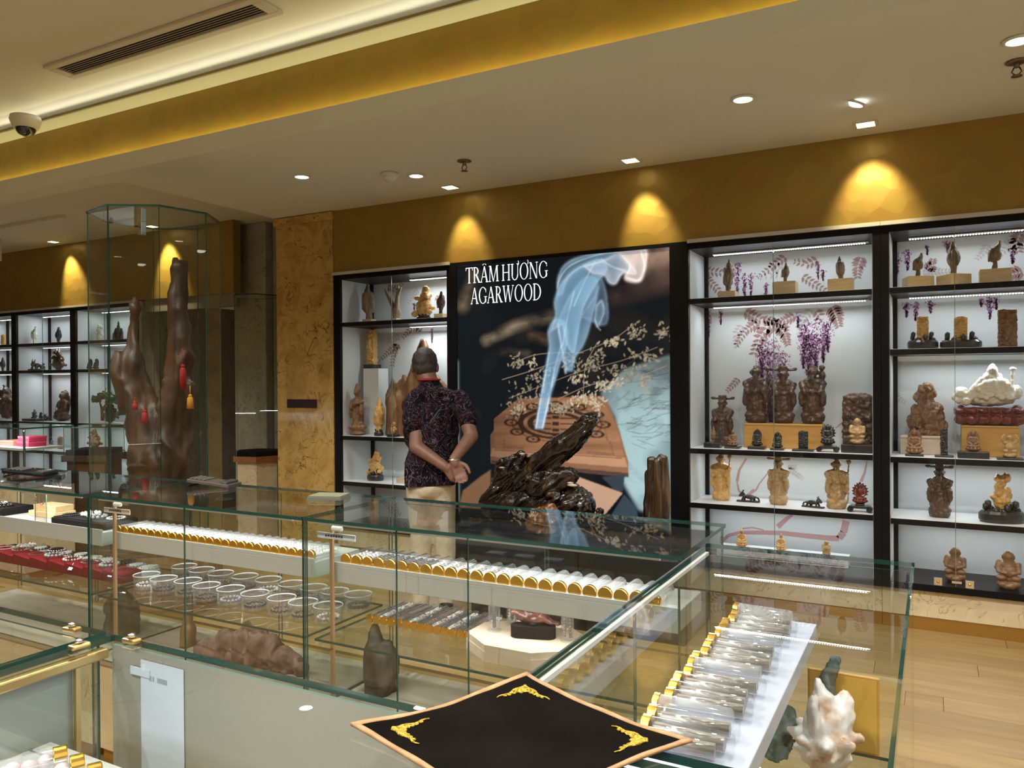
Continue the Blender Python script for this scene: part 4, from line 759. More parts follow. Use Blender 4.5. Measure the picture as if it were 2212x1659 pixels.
pm = mat('poster_print', (0, 0, 0), .25); at_ = nd(pm, 'ShaderNodeVertexColor', layer_name='print'); b_ = pm.node_tree.nodes['Principled BSDF']; lk(pm, at_, 'Color', b_, 'Emission Color'); b_.inputs['Emission Strength'].default_value = .82; b_.inputs['Specular IOR Level'].default_value = .15; lk(pm, at_, 'Color', b_, 'Base Color'); b_.inputs['Base Color'].default_value = (0, 0, 0, 1)
me.materials.append(pm); link('print', me, t)
# serif capitals as flat lettering just proud of the print
def ring(cx_, cz, rx, rz, tx, tz, a0=0, a1=2*math.pi, n=28):
    o = [(cx_+rx*math.cos(a0+(a1-a0)*k/n), cz+rz*math.sin(a0+(a1-a0)*k/n)) for k in range(n+1)]; i = [(cx_+(rx-tx)*math.cos(a0+(a1-a0)*k/n), cz+(rz-tz)*math.sin(a0+(a1-a0)*k/n)) for k in range(n+1)]
    return [[o[k], o[k+1], i[k+1], i[k]] for k in range(n)]
def rect(x0, x1, z0, z1): return [[(x0, z0), (x1, z0), (x1, z1), (x0, z1)]]
def para(xa0, xa1, xb0, xb1, z0=0, z1=1): return [[(xa0, z0), (xa1, z0), (xb1, z1), (xb0, z1)]]
def serif(x0, x1, z): return rect(x0, x1, z-.0 if z < .5 else z-.035, z+.035 if z < .5 else z)
def stem(x, w_=.10, z0=0, z1=1, b=1, t=1): return rect(x, x+w_, z0, z1)+(serif(x-.07, x+w_+.07, z0) if b else [])+(serif(x-.07, x+w_+.07, z1) if t else [])
GL = {
 'T': (.68, stem(.29, t=0)+rect(.02, .66, .955, 1)+para(.02, .05, .02, .08, .80, .96)+para(.63, .66, .60, .66, .80, .96)),
 'R': (.68, stem(.10)+ring(.22, .74, .30, .26, .10, .04, -math.pi/2, math.pi/2)+rect(.2, .24, .96, 1)+rect(.2, .24, .48, .52)+para(.52, .66, .26, .38, 0, .5)+serif(.5, .72, 0)),
 'A': (.74, para(.06, .11, .35, .39)+para(.56, .68, .33, .42)+rect(.2, .56, .32, .36)+serif(0, .18, 0)+serif(.50, .76, 0)),
 'M': (.92, para(.10, .15, .13, .18)+para(.76, .87, .72, .82)+para(.42, .47, .12, .25)+para(.43, .47, .72, .78)+serif(.02, .24, 0)+serif(.68, .95, 0)+serif(.04, .2, 1)+serif(.74, .90, 1)),
 'H': (.80, stem(.10)+stem(.60)+rect(.2, .6, .48, .525)), 'U': (.76, stem(.10, z0=.3, b=0)+stem(.60, .05, z0=.3, b=0)+ring(.375, .31, .275, .33, .08, .045, math.pi, 2*math.pi)),
 'O': (.82, ring(.41, .5, .37, .52, .10, .035)), 'N': (.82, para(.12, .16, .12, .16)+para(.66, .70, .66, .70)+para(.60, .70, .10, .22)+serif(.04, .24, 0)+serif(.58, .78, 1)+serif(.04, .2, 1)),
 'G': (.80, ring(.42, .5, .38, .52, .10, .035, .75, 2*math.pi-.55)+rect(.62, .71, .06, .42)+rect(.54, .79, .40, .435)+para(.68, .71, .66, .71, .68, .90)),
 'W': (1.06, para(.25, .33, .06, .17)+para(.26, .30, .50, .54)+para(.66, .74, .46, .57)+para(.68, .72, .94, .98)+serif(0, .24, 1)+serif(.42, .64, 1)+serif(.86, 1.04, 1)),
 'D': (.80, stem(.10)+ring(.24, .5, .48, .50, .10, .04, -math.pi/2, math.pi/2)+rect(.2, .26, .96, 1)+rect(.2, .26, 0, .04)), ' ': (.26, [])}
HORN = ring(.0, 1.04, .10, .16, .05, .05, -1.2, 1.3, 8)
def word(s, x0, x1, z0, h, marks={}):
    tot = sum(GL[c][0] for c in s); k = (x1-x0)/tot; x = x0
    for i, c in enumerate(s):
        polys = list(GL[c][1])
        if 'hat' in marks.get(i, ''): polys += [[(.20, 1.08), (.26, 1.08), (.40, 1.22), (.36, 1.26)], [(.36, 1.26), (.36, 1.20), (.50, 1.08), (.56, 1.08)]]
        if 'grave' in marks.get(i, ''): polys += [[(.22, 1.36), (.26, 1.42), (.42, 1.28), (.38, 1.26)]]
        if 'horn' in marks.get(i, ''): polys += [[(a+GL[c][0]-.13, z) for a, z in q_] for q_ in HORN]
        if polys:
            b = MB()
            for q_ in polys: b.add([(x+a*k-(PX0+PX1)/2, -.0022, z0+zz*h) for a, zz in q_], [tuple(range(len(q_)))])
            b.build('letter', LETM, t, off=(0, 0, 0))
        x += GL[c][0]*k
LETM = mat('lit_lettering', (.8, .9, .9), .4, emit=(.80, .95, .95), es=.95)
zb1, zt1 = wp(1010, 611)[1], wp(1008, 572)[1]; word('TRAM HUONG', wp(1006, 600)[0], wp(1184, 600)[0], (zb1+wp(1180, 601)[1])/2, .122, {2: 'hat grave', 6: 'horn', 7: 'horn'})
word('AGARWOOD', wp(1017, 650)[0], wp(1171, 650)[0], (wp(1020, 656)[1]+wp(1168, 649)[1])/2, .125)

# ---------------------------------------------------------------- dark wood sculptures standing before the poster
def taper(pts, rads, seed, jag=.03): return [('c', a, b, r0_, r1_) for a, b, r0_, r1_ in zip(pts, pts[1:], rads, rads[1:])]
O_ = deep(1165, 1100, 4.95); O_.z = .55
t = thing('plinth', 'low black plinth under the glossy agarwood sculptures', 'plinth', (-1.95, 4.62, 0)); MB().cbox(-.68, .72, -.34, .24, 0, .53, .006).build('body', BLACK, t, off=(0, 0, 0)); MB().cbox(-.70, .74, -.36, .26, .53, .5485, .004).build('top_board', BLACKV, t, off=(0, 0, 0))
def lp(px, py, Y): p = at(px, py, 1, Y); return Vector((p.x, p.y-4.62, max(p.z-.55, .0)))-Vector((O_.x, 0, 0))
sh = [('c', lp(1080, 1090, 4.62), lp(1135, 1020, 4.62), .10, .085), ('c', lp(1125, 1040, 4.60), lp(1262, 930, 4.54), .085, .052), ('c', lp(1150, 1005, 4.6), lp(1270, 905, 4.54), .040, .030), ('c', lp(1180, 1020, 4.56), lp(1283, 912, 4.52), .030, .022), ('c', lp(1215, 955, 4.58), lp(1282, 897, 4.54), .022, .016), ('c', lp(1110, 1045, 4.66), lp(1190, 1085, 4.66), .10, .09), ('c', lp(1060, 1075, 4.56), lp(1100, 1000, 4.56), .05, .03), ('c', lp(1170, 1050, 4.55), lp(1228, 1030, 4.55), .09, .05), ('c', lp(1070, 1085, 4.6), lp(1245, 1092, 4.6), .10, .11), ('c', lp(1095, 1015, 4.58), lp(1128, 985, 4.56), .07, .02), ('c', lp(1100, 1000, 4.56), lp(1200, 1075, 4.50), .03, .03), ('c', lp(1210, 1060, 4.64), lp(1248, 1075, 4.64), .08, .06)]
t = thing('agarwood_sculpture', 'glossy black agarwood log raised diagonally in front of the smoke poster', 'sculpture', (O_.x, 4.62, .5495)); me = blob('log', sh, .011, .024, 22, (.10, 1, 1), 1, ridge=True, nrot=R(39)); me.materials.append(RESIN); link('raised_log', me, t)
b = MB()
for px, py, w_ in ((1236, 1048, .03), (1232, 1043, .02), (1084, 1010, .02), (1128, 980, .02)): p = lp(px, py, 4.5); b.ball(p, w_, 1, sc=(1.3, .5, .35))
b.build('pale_splinters', mat('pale_wood_splinter', (.62, .55, .42), .5), t, off=(0, 0, 0))
t = thing('amber_wood_chunk', 'small glossy amber wood chunk at the foot of the black log', 'sculpture', (at(1172, 1090, 1, 4.36).x, 4.36, .5495)); me = blob('chunk', [('e', (0, 0, .06), (.10, .06, .09)), ('e', (.05, 0, .10), (.05, .04, .08)), ('e', (-.05, 0, .05), (.06, .05, .06))], .01, .02, 14, ridge=True); me.materials.append(carved('amber_resin_wood', (.05, .02, .006), (.34, .14, .03), .15, .6)); link('chunk', me, t)
def kput(px, top, Y, label, name, kind, m, z): put(name, label, 'sculpture', kind, m, px, top, z, Y)
kput(1292, 1095, 4.50, 'tiny dark wood nub between the log and the stump', 'wood_nub', 'crag2', STUMPC, .5495)
s_ = at(1418, 1050, 1, 4.62)
put('agarwood_stump', 'tall streaked dark agarwood stump right of the smoke poster', 'sculpture', 'stump', STUMPC, 1418, 980, .5495, 4.64)
# ---------------------------------------------------------------- glass counters
def pane(x0, x1, y0, y1, z0, z1, name, par, gm=None, edge=None):
    d = (x1-x0, y1-y0, z1-z0); a = d.index(min(d)); b = MB().box(x0, x1, y0, y1, z0, z1)
    for i, ax in enumerate((2, 2, 1, 1, 0, 0)): b.mi[i] = 0 if ax == a else 1
    return b.build(name, [gm or GLASS, edge or EDGE], par)
TOP = 1.06
def counter(label, x0, x1, y0, y1, front, shelf=(.66,), deck=.42, base=True, back_seams=(), std=(), shelf_x=None, left_seams=()):
    t = thing('glass_counter', label, 'counter', ((x0+x1)/2, (y0+y1)/2, 0)); g = .006
    MB().cbox(x0+.01, x1-.01, y0+.02, y1-.01, .06, deck-.02, .004).build('base_cabinet', CREAMM, t); MB().box(x0+.03, x1-.03, y0+.04, y1-.03, 0, .06).build('kick_plate', PLINTH, t)
    MB().box(x0+.008, x1-.008, y0+.008, y1-.008, deck-.02, deck).build('deck', FROST if base == 2 else DECK, t)
    pane(x0, x1, y0, y1, 1.049, TOP, 'top_panel', t)
    xs = [x0+.002]+list(front)+[x1-.002]
    for a, c in zip(xs, xs[1:]): pane(a+.001, c-.001, y0+.004, y0+.004+g, deck, 1.0485, 'front_panel', t)
    xs = [x0+.01]+list(back_seams)+[x1-.01]
    for i, (a, c) in enumerate(zip(xs, xs[1:])): pane(a-.01*(i > 0), c, y1-.012-.008*i, y1-.006-.008*i, deck, 1.04, 'sliding_door', t)
    ys = [y0+.012]+list(left_seams)+[y1-.022]
    for a, c in zip(ys, ys[1:]): pane(x0+.002, x0+.008, a+.001, c-.001, deck, 1.0485, 'left_side_panel', t)
    pane(x1-.008, x1-.002, y0+.012, y1-.022, deck, 1.0485, 'right_side_panel', t)
    MB().box(x0+.012, x1-.012, y1-.030, y1-.004, deck, deck+.012).build('door_track', BRASS, t)
    for z in shelf:
        s = pane(*(shelf_x or (x0+.02, x1-.02)), y0+.03, y1-.045, z-.008, z, 'glass_shelf', t)
        for xx in (x0+.022, x1-.022):
            for yy in (y0+.04, y1-.06): MB().lathe([(0, -.02), (.006, -.02), (.007, -.008), (0, -.008)], 10, o=(xx, yy, z)).build('shelf_peg', ACRYL, s)
    return t
cA = dict(y0=1.895, y1=2.385)
c1 = counter('glass counter at the left of the row, holding bracelets on red stands', -4.26, -2.938, **cA, front=(-3.6,), back_seams=(-3.6,))
c2 = counter('middle glass counter of the row with round clear boxes', -2.934, -1.8075, **cA, front=(-2.379,), back_seams=(-2.379,))
c3 = counter('glass counter at the end of the row with octagonal wood board', -1.8035, -.556, **cA, front=(-1.432, -1.178), back_seams=(-1.15,))
cR = counter('glass counter running toward the camera with tubes and a conch', -.535, -.04, .89, 2.08, front=(), left_seams=(1.49,), shelf=(.60,), deck=.30)
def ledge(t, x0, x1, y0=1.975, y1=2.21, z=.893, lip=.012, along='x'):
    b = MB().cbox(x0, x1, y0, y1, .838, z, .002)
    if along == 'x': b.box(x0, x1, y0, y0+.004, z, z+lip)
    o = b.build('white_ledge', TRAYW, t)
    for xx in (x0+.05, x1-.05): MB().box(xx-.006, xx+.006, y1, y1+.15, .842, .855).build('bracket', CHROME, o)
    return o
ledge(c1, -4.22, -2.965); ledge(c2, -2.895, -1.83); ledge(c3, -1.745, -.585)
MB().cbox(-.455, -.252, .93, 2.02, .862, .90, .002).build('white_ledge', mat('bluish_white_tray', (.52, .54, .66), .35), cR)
# brass shelf uprights with label cards and white clips
for t, x, txt in ((c2, -2.86, 0), (c3, -1.738, 1)):
    MB().box(x-.006, x+.006, 1.955, 1.965, .425, 1.03).build('shelf_upright', mat('tan_upright', (.34, .20, .11), .4, .2), t)
    MB().cbox(x-.055, x+.105, 1.951, 1.954, .985, 1.005, .001).build('label_card', mat('label_card', (.66, .56, .48), .5) if not txt else PAPER_REFL, t)
    b = MB()
    for k in range(7): b.box(x-.02+k*.011, x-.013+k*.011, 1.9502, 1.9508, .992+.001*(k % 2), .999)
    b.build('label_print', INKS, t)
    MB().cbox(x+.005, x+.05, 1.947, 1.961, 1.012, 1.030, .006).build('white_clip', PLAST, t)
for t, x0, x1 in ((c1, -4.2, -2.99), (c2, -2.88, -1.86), (c3, -1.75, -.61)):
    MB().box(x0, x1, 1.906, 1.913, 1.041, 1.0485).build('led_strip', PLAST, t)
    strip_lamp('counter_led_or_fill', ((x0+x1)/2, 2.06, .833), x1-x0, 1.7*(x1-x0), (1, .97, .92), ((x0+x1)/2, 2.06, .5), .06)  # added fill below the ledge to brighten the lower shelf, no strip there
    strip_lamp('counter_led_or_fill', ((x0+x1)/2, 1.990, 1.036), x1-x0, 1.7*(x1-x0), (.98, .98, 1), ((x0+x1)/2, 2.03, .90), .02)
MB().box(-.525, -.517, .95, 2.03, 1.040, 1.0485).build('led_strip', PLAST, cR)
o = lamp('AREA', 'counter_led_or_fill', (-.50, 1.5, 1.036), 2.6, (.9, .93, 1), shape='RECTANGLE', size=.012, size_y=1.05); o.rotation_euler = (0, R(-28), 0)

# ---------------------------------------------------------------- tubes, boxes and bracelets
def bead_ring(n, r, br, sub=1, wob=0):
    b = MB()
    for k in range(n):
        a = 2*math.pi*k/n; b.ball((r*math.cos(a), r*math.sin(a), br+wob*math.sin(3*a)), br*random.uniform(.92, 1.02), sub)
    return b
def tube_proto(r, L, capl, beads, bm, gm=None):
    """lies along +Y, cap at the near end, axis r above the surface"""
    rt = Matrix.Translation((0, 0, r)) @ Matrix.Rotation(R(-90), 4, 'X')
    tb = MB().lathe([(r*.93, capl*.3), (r*.93, L), (r*.75, L+.004), (0, L+.005)], 18, m=rt).mesh('tube', gm or ACRYL)
    cp = MB().lathe([(0, 0), (r*.96, 0), (r, .0015), (r, capl-.001), (r*.97, capl), (0, capl)], 22, m=rt, sm=False).mesh('gold_cap', GOLD)
    bd = None
    if beads:
        b = MB(); br = r*.40; n = int((L-capl)/(br*2.0))
        for k in range(n):
            for s in (-1, 1): b.ball((s*br*1.02, capl+br+k*br*2.0, r*.95+random.uniform(-.001, .001)), br, 0 if n > 12 else 1)
        bd = b.mesh('bead_strand', bm)
    return tb, cp, bd
def tube_thing(pr, loc, rz, label, group=None, nm='bracelet_tube'):
    t = thing(nm, label, 'tube', loc, rz, group); link('tube', pr[0], t); link('gold_cap', pr[1], t)
    if pr[2]: link(pr[2].name.split('.')[0], pr[2], t)
    return t
pk = tube_proto(.0205, .135, .012, True, BEADK, CBOX); pw_ = tube_proto(.0205, .135, .012, False, None); pb = tube_proto(.0205, .135, .012, True, BEADM, CBOX)
for k in range(24):
    x = -1.700+k*.0455; tube_thing(pk if 2 <= k < 7 else pb if k < 13 else pw_, (x, 1.981, .8935), R(random.uniform(-2, 2)), f'{nth(k)} gold-capped clear tube from the octagonal-board counter\'s {"label card" if k < 3 else "left end"} on white ledge', 'tubes on the end counter ledge')
pc = tube_proto(.0185, .135, .012, True, BEADW)
for k in range(26):
    x = -2.872+k*.0407; tube_thing(pc, (x, 1.981, .8935), R(random.uniform(-1.5, 1.5)), f'{nth(k)} gold-capped tube from the left on the middle counter\'s white ledge', 'tubes on the middle counter ledge')
pd_ = [tube_proto(.0150, .215, .010, True, m_, CBOX) for m_ in (BEADK, BEADM, BEADB, BEADM)]
for k in range(14):
    tube_thing(pd_[(0, 1, 0, 2, 0, 1, 0, 2, 3, 0, 1, 0, 2, 1)[k]], (-1.728+k*.0312, 2.135, .6605), R(random.uniform(-2, 2)), f'{nth(k)} gold-capped bead tube from the left on the end counter\'s glass shelf', 'bead tubes on the end counter shelf')
pr_ = tube_proto(.0185, .150, .016, False, None, CBOX); rodm = noisy('silvery_brown_core', [(.35, (.10, .075, .05)), (.65, (.42, .38, .33))], 40, (6, .3, 1), .25)
rod_ = MB().tube([(0, .02, .017), (0, .138, .017)], .0115, 12).mesh('wood_core', rodm)
pr_ = (pr_[0], pr_[1], rod_)
for k in range(19):
    o = tube_thing(pr_ if k % 5 else pw_, (-.440+.004*(k % 3), 1.975-k*.0425, .9005), R(-90+random.uniform(-4, 4)), f'{nth(k)} gold-capped tube from the far end of the bluish white ledge', 'tubes on the ledge of the near right counter')
# round clear boxes with a bracelet inside
def round_box(x, y, bm, label, z=.6605, r=.0515, h=.042):
    t = thing('round_clear_box', label, 'box', (x, y, z), random.uniform(0, 6), 'round clear boxes on the middle shelf')
    link('dish', RB[0], t); link('lid', RB[1], t); link('bracelet', RB[2][bm], t); return t
r_, h_ = .0515, .052
RB = (MB().lathe([(0, 0), (r_*.95, 0), (r_*.95, h_*.8), (r_*.92, h_*.8), (r_*.92, .003), (0, .003)], 30, sm=False).mesh('dish', CBOX), MB().lathe([(r_*.975, h_*.55), (r_, h_*.55), (r_, h_-.002), (r_*.97, h_), (0, h_)], 30, sm=False).mesh('lid', CBOX),
      {i: bead_ring(15, .0345, .0080, 1).mesh('bracelet', m_) for i, m_ in enumerate((BEADK, BEADB, BEADM, BEADG))})
for m_ in RB[2].values(): m_.transform(Matrix.Translation((0, 0, .0035)))
RIM = MB().lathe([(r_*.985, h_-.001), (r_*1.02, h_-.001), (r_*1.02, h_+.0025), (r_*.985, h_+.0025), (r_*.985, h_-.001)], 34).mesh('lid_rim', mat('frosted_rim', (.62, .66, .68), .2, coat=.5))
for k, (x, y) in enumerate([(-2.83, 2.259), (-2.71, 2.250), (-2.592, 2.247), (-2.462, 2.256), (-2.337, 2.262), (-2.205, 2.256), (-2.092, 2.254), (-1.982, 2.250), (-1.876, 2.256)]):
    t = round_box(x, y, (0, 0, 1, 0, 2, 0, 3, 0, 0)[k], f'{nth(k)} round clear box from the left in the rear row on glass'); link('lid_rim', RIM, t)
for k, (x, y) in enumerate([(-2.845, 2.089), (-2.728, 2.080), (-2.608, 2.100), (-2.485, 2.085), (-2.362, 2.094), (-2.228, 2.090), (-2.096, 2.092), (-1.986, 2.086), (-1.876, 2.094)]):
    t = round_box(x, y, (2, 0, 0, 0, 3, 0, 1, 1, 2)[k], f'{nth(k)} round clear box from the left in the front row on glass'); link('lid_rim', RIM, t)
# bracelets on stands in the left counter
def bracelet(loc, n, r, br, m_, label, group=None, tilt=0):
    o = bead_ring(n, r, br, 1).build('bead_bracelet', m_, off=(0, 0, 0)); o.location = loc; o.rotation_euler = (tilt, 0, random.uniform(0, 3)); tag(o, label, 'bracelet', group); return o
ST = [(-3.93, 2.225, WHITEP, BEADM, .0085, 'mottled large-bead'), (-3.815, 2.225, WHITEP, BEADK, .0062, 'mixed dark-bead'), (-3.715, 2.245, BLACKV, CHROME, .0050, 'silvery'), (-3.60, 2.215, WHITEP, BEADK, .0045, 'small black-bead'), (-3.50, 2.226, WHITEP, BEADK, .0055, 'black-bead'),
      (-3.39, 2.214, WHITEP, BEADW, .0045, 'cream small-bead'), (-3.285, 2.214, WHITEP, BEADM, .0068, 'mottled'), (-3.175, 2.229, BLACKV, BEADK, .0068, 'glossy black'), (-3.075, 2.207, WHITEP, BEADG, .0062, 'grey-white'), (-2.99, 2.208, WHITEP, BEADW, .0058, 'pearl white')]
for k, (x, y, sm_, bm_, br, tx) in enumerate(ST):
    sn = 'white' if sm_ is WHITEP else 'black'
    t = thing('bracelet_stand', f'round {sn} bracelet stand under the {tx} bracelet, {nth(k)} from the left', 'stand', (x, y, .6605), 0, 'round bracelet stands')
    MB().lathe([(0, 0), (.0415, 0), (.043, .003), (.043, .030), (.0405, .034), (0, .034)], 26, sm=False).build('drum', sm_, t, off=(0, 0, 0)); MB().lathe([(0, .034), (.028, .034), (.027, .046), (0, .047)], 20, sm=False).build('raised_centre', sm_, t, off=(0, 0, 0))
    bracelet((x, y, .6955), max(12, int(2*math.pi*.036/(br*2.02))), .0365, br, bm_, f'{tx} bracelet on {sn} drum stand, {nth(k)} from the left')
for k in range(8):
    x = -3.975+k*.1325; t = thing('velvet_stand', f'{nth(k)} dark red velvet block from the left on the left counter shelf', 'stand', (x, 2.125, .6605), 0, 'red velvet blocks')
    pr2 = [(-.066, 0), (.064, 0), (.066, .006), (.062, .034), (-.058, .046), (-.066, .040)]
    MB().prism(pr2, -.052, .052, m=Matrix.Rotation(R(90), 4, 'X')).build('velvet_block', REDV, t, off=(0, 0, 0)); MB().box(-.065, .063, -.053, .053, -.0004, .0003).build('base_felt', BLACKV, t, off=(0, 0, 0))
    d = [(BEADW, .0026, 'thin white'), (BEADB, .0065, 'brown pearl'), (BEADB, .0024, 'thin brown'), (BEADG, .0085, 'large grey-bead'), (BEADM, .0055, 'mottled'), (BEADB, .0042, 'small brown'), (BEADG, .0085, 'steel grey'), (BEADK, .004, 'slim black')][k]
    if k < 7: bracelet((x+.035, 2.13, .7065+.002*(k % 2)), max(14, int(2*math.pi*.034/(d[1]*2.02))), .036, d[1], d[0], f'{d[2]} bracelet lying on red velvet, {nth(k)} from the left', None, 0)
for k, (x, y) in enumerate(((-3.33, 2.078), (-3.06, 2.082))):
    o = MB().cbox(-.014, .014, -.001, .001, 0, .022, .0004, m=Matrix.Rotation(R(-35), 4, 'X')).box(-.001, .001, -.0012, .0012, .02, .034, m=Matrix.Rotation(R(-35), 4, 'X')).build('price_tag', PAPER_REFL, off=(0, 0, 0)); o.location = (x, y-.012, .682); tag(o, f'small white price tag hanging on red velvet, {("nearer the left", "nearer the round boxes")[k]}', 'tag')
# upper ledge of the left counter
def tray_of(x, w_, label, rows):
    t = thing('bracelet_tray', label, 'tray', (x, 2.08, .8935)); MB().cbox(-w_/2, w_/2, -.075, .085, 0, .028, .003).build('black_block', BLACKV, t, off=(0, 0, 0))
    MB().cbox(-w_/2+.006, w_/2-.006, -.068, .078, .028, .032, .001).build('velvet_top', BLACKV, t, off=(0, 0, 0))
    for i, (dx, m_, br, tx) in enumerate(rows): bracelet((x+dx, 2.06+.03*(i % 2), .926), int(2*math.pi*.034/(br*2.02)), .034, br, m_, tx)
tray_of(-3.92, .34, 'black velvet tray at the left photo edge on the white ledge', [(-.10, BEADK, .006, 'black-bead bracelet on the black tray at the photo edge'), (.0, BEADM, .006, 'mottled bracelet in the middle of the black edge tray'), (.10, BEADK, .008, 'shiny black bracelet on the black edge tray beside the acrylic sign')])
tray_of(-3.18, .36, 'black velvet tray with pearl bracelets beside the tube row', [(-.12, BEADK, .004, 'fine black bracelet on the pearl tray'), (-.03, BEADW, .010, 'large pearl bracelet on the black velvet tray'), (.06, BEADG, .009, 'grey pearl bracelet on the black velvet tray'), (.14, BEADW, .0045, 'fine white bracelet on the pearl tray end')])
t = thing('acrylic_sign', 'tall clear acrylic sign card with a dark ring print', 'sign', (at(86, 1095, 1, 1.99).x, 1.9945, .8935)); pane(t.location.x-.042, t.location.x+.042, 1.992, 1.996, .8935, 1.03, 'acrylic_card', t, glass('sign_acrylic', (.82, .79, .76), 1.5), EDGE_LT)
b = MB(); pts = [(.012+.017*math.cos(a), -.0005, .105+.026*math.sin(a)) for a in np.linspace(.9, 5.9, 22)]; b.tube(pts, .0013, 6)
for k in range(4): b.tube([(-.028+.006*math.cos(a), -.0005, .035+k*.024+.006*math.sin(a)) for a in np.linspace(0, 5.5, 10)], .0007, 5)
b.build('ring_print', mat('brown_print', (.16, .10, .07), .5), t, off=(0, .004, 0))
t = thing('wood_step', 'pale yellow wooden step block behind the acrylic sign', 'block', (-3.56, 2.13, .8935)); MB().cbox(-.10, .10, -.05, .05, 0, .025, .002).build('lower_step', LIGHTW, t, off=(0, 0, 0)); MB().cbox(-.085, .085, -.035, .05, .025, .052, .002).build('upper_step', LIGHTW, t, off=(0, 0, 0))
# octagonal board with its stand and upright tubes
bx, by_ = -1.105, 2.135
t = thing('octagonal_board', 'pale octagonal wooden board on the end counter shelf', 'board', (bx, by_, .6605))
oc = [(.205*math.cos(R(22.5+45*k))*1.0, .150*math.sin(R(22.5+45*k))) for k in range(8)]
MB().prism(oc, 0, .030).build('lower_layer', BIRCH, t, off=(0, 0, 0)); MB().prism([(a*.985, c*.985) for a, c in oc], .0302, .050).build('upper_layer', BIRCH, t, off=(0, 0, 0))
zb = .711
t = thing('figure_stand', 'black oval stand with a dark figurine on the octagonal board', 'figurine', (-1.085, 2.13, zb), .3)
b = MB(); b.prism([(-.045+.025*math.cos(a), .0+.025*math.sin(a)) for a in np.linspace(R(90), R(270), 10)]+[(.045+.025*math.cos(a), .025*math.sin(a)) for a in np.linspace(R(-90), R(90), 10)], 0, .036); b.build('black_stand', BLACKV, t, off=(0, 0, 0))
MB().tube([(0, 0, .036), (0, 0, .05)], [.014, .018]).build('stem', INKC, t, off=(0, 0, 0))
me = blob('figure', [('e', (0, 0, .085), (.055, .022, .022)), ('c', (.02, 0, .09), (.075, .0, .066), .02, .008), ('c', (-.02, 0, .09), (-.06, 0, .11), .02, .012), ('e', (0, 0, .11), (.03, .02, .03))], .005, .006, 40); me.materials.append(carved('dark_red_figure', (.05, .018, .014), (.16, .06, .045), .3)); o = link('figurine', me, t); o.location.z = -.004; o.scale.z = .72
for k, (px, py, m_, tx) in enumerate([(1068, 1362, BEADK, 'standing clear tube with a black bead string, left on the board'), (1107, 1348, BEADM, 'standing clear tube with mottled beads behind the figurine'), (1226, 1384, BEADB, 'standing clear tube with brown beads at the front of the board'), (1240, 1352, BEADK, 'standing clear tube with black beads at the far side of the board')]):
    p = at(px, py, 2, zb); t = thing('bead_tube_upright', tx, 'tube', (max(min(p.x, -.945), -1.27), min(max(p.y, 2.03), 2.23), zb+.0005))
    MB().lathe([(0, 0), (.023, 0), (.024, .004), (.0195, .006), (.0195, .112), (.018, .113), (.018, .006), (0, .005)], 20, sm=False).build('tube', CBOX, t, off=(0, 0, 0)); b = MB()
    for i in range(10):
        for s in ((-1, 1) if k in (1, 2) else (0,)): b.ball((s*.0095, 0, .014+i*.0098), .0062 if s else .0075, 1)
    b.build('bead_string', m_, t, off=(0, 0, 0)); MB().lathe([(0, .113), (.021, .113), (.021, .120), (0, .120)], 18).build('cap', GOLD, t, off=(0, 0, 0))
# driftwood on the decks
def drift(label, shapes, loc, m_, vox=.012, amp=.02, ns=9, rz=0, st=(1, 1, .4)):
    t = thing('driftwood', label, 'driftwood', loc, rz); me = blob('driftwood_body', shapes, vox, amp, ns, st, ridge=True); me.materials.append(m_); link('driftwood_body', me, t); return t
drift('dark upright driftwood lump below the red velvet blocks', [('c', (0, 0, 0), (.01, 0, .11), .07, .05), ('c', (.03, 0, 0), (.045, 0, .09), .05, .03), ('c', (-.02, 0, .10), (-.01, 0, .165), .045, .02)], (-3.10, 2.15, .4205), carved('dark_driftwood', (.03, .022, .014), (.085, .06, .038), .6))  # plain dark brown wood colour
drift('small brown gourd-shaped driftwood piece behind the middle seam', [('c', (0, 0, 0), (0, 0, .06), .035, .03), ('c', (0, 0, .06), (.0, 0, .15), .022, .006)], (-2.70, 2.17, .4205), BROWNC, .007, .008)
drift('large gnarled reddish driftwood lying under the round boxes', [('c', (-.24, 0, .02), (.24, 0, .015), .03, .02), ('e', (.02, 0, .05), (.15, .07, .05)), ('c', (-.22, .0, .03), (-.02, -.02, .09), .022, .03), ('e', (.06, -.02, .085), (.07, .05, .045)), ('c', (.08, 0, .06), (.27, -.02, .03), .04, .008), ('c', (-.10, 0, .06), (-.17, .02, .085), .03, .012), ('c', (.0, .03, .08), (-.08, .05, .115), .03, .015)], (-2.30, 2.14, .4205), carved('reddish_driftwood', (.12, .065, .045), (.28, .17, .125), .65), .010, .022, 16, .05)
drift('dark splintered driftwood standing under the bead tubes', [('c', (0, 0, 0), (0, 0, .11), .055, .05), ('c', (-.02, 0, .10), (-.025, 0, .22), .03, .008), ('c', (.025, 0, .10), (.03, 0, .165), .025, .01)], (-1.70, 2.16, .4205), carved('dark_driftwood', (.035, .026, .018), (.09, .065, .045), .6))
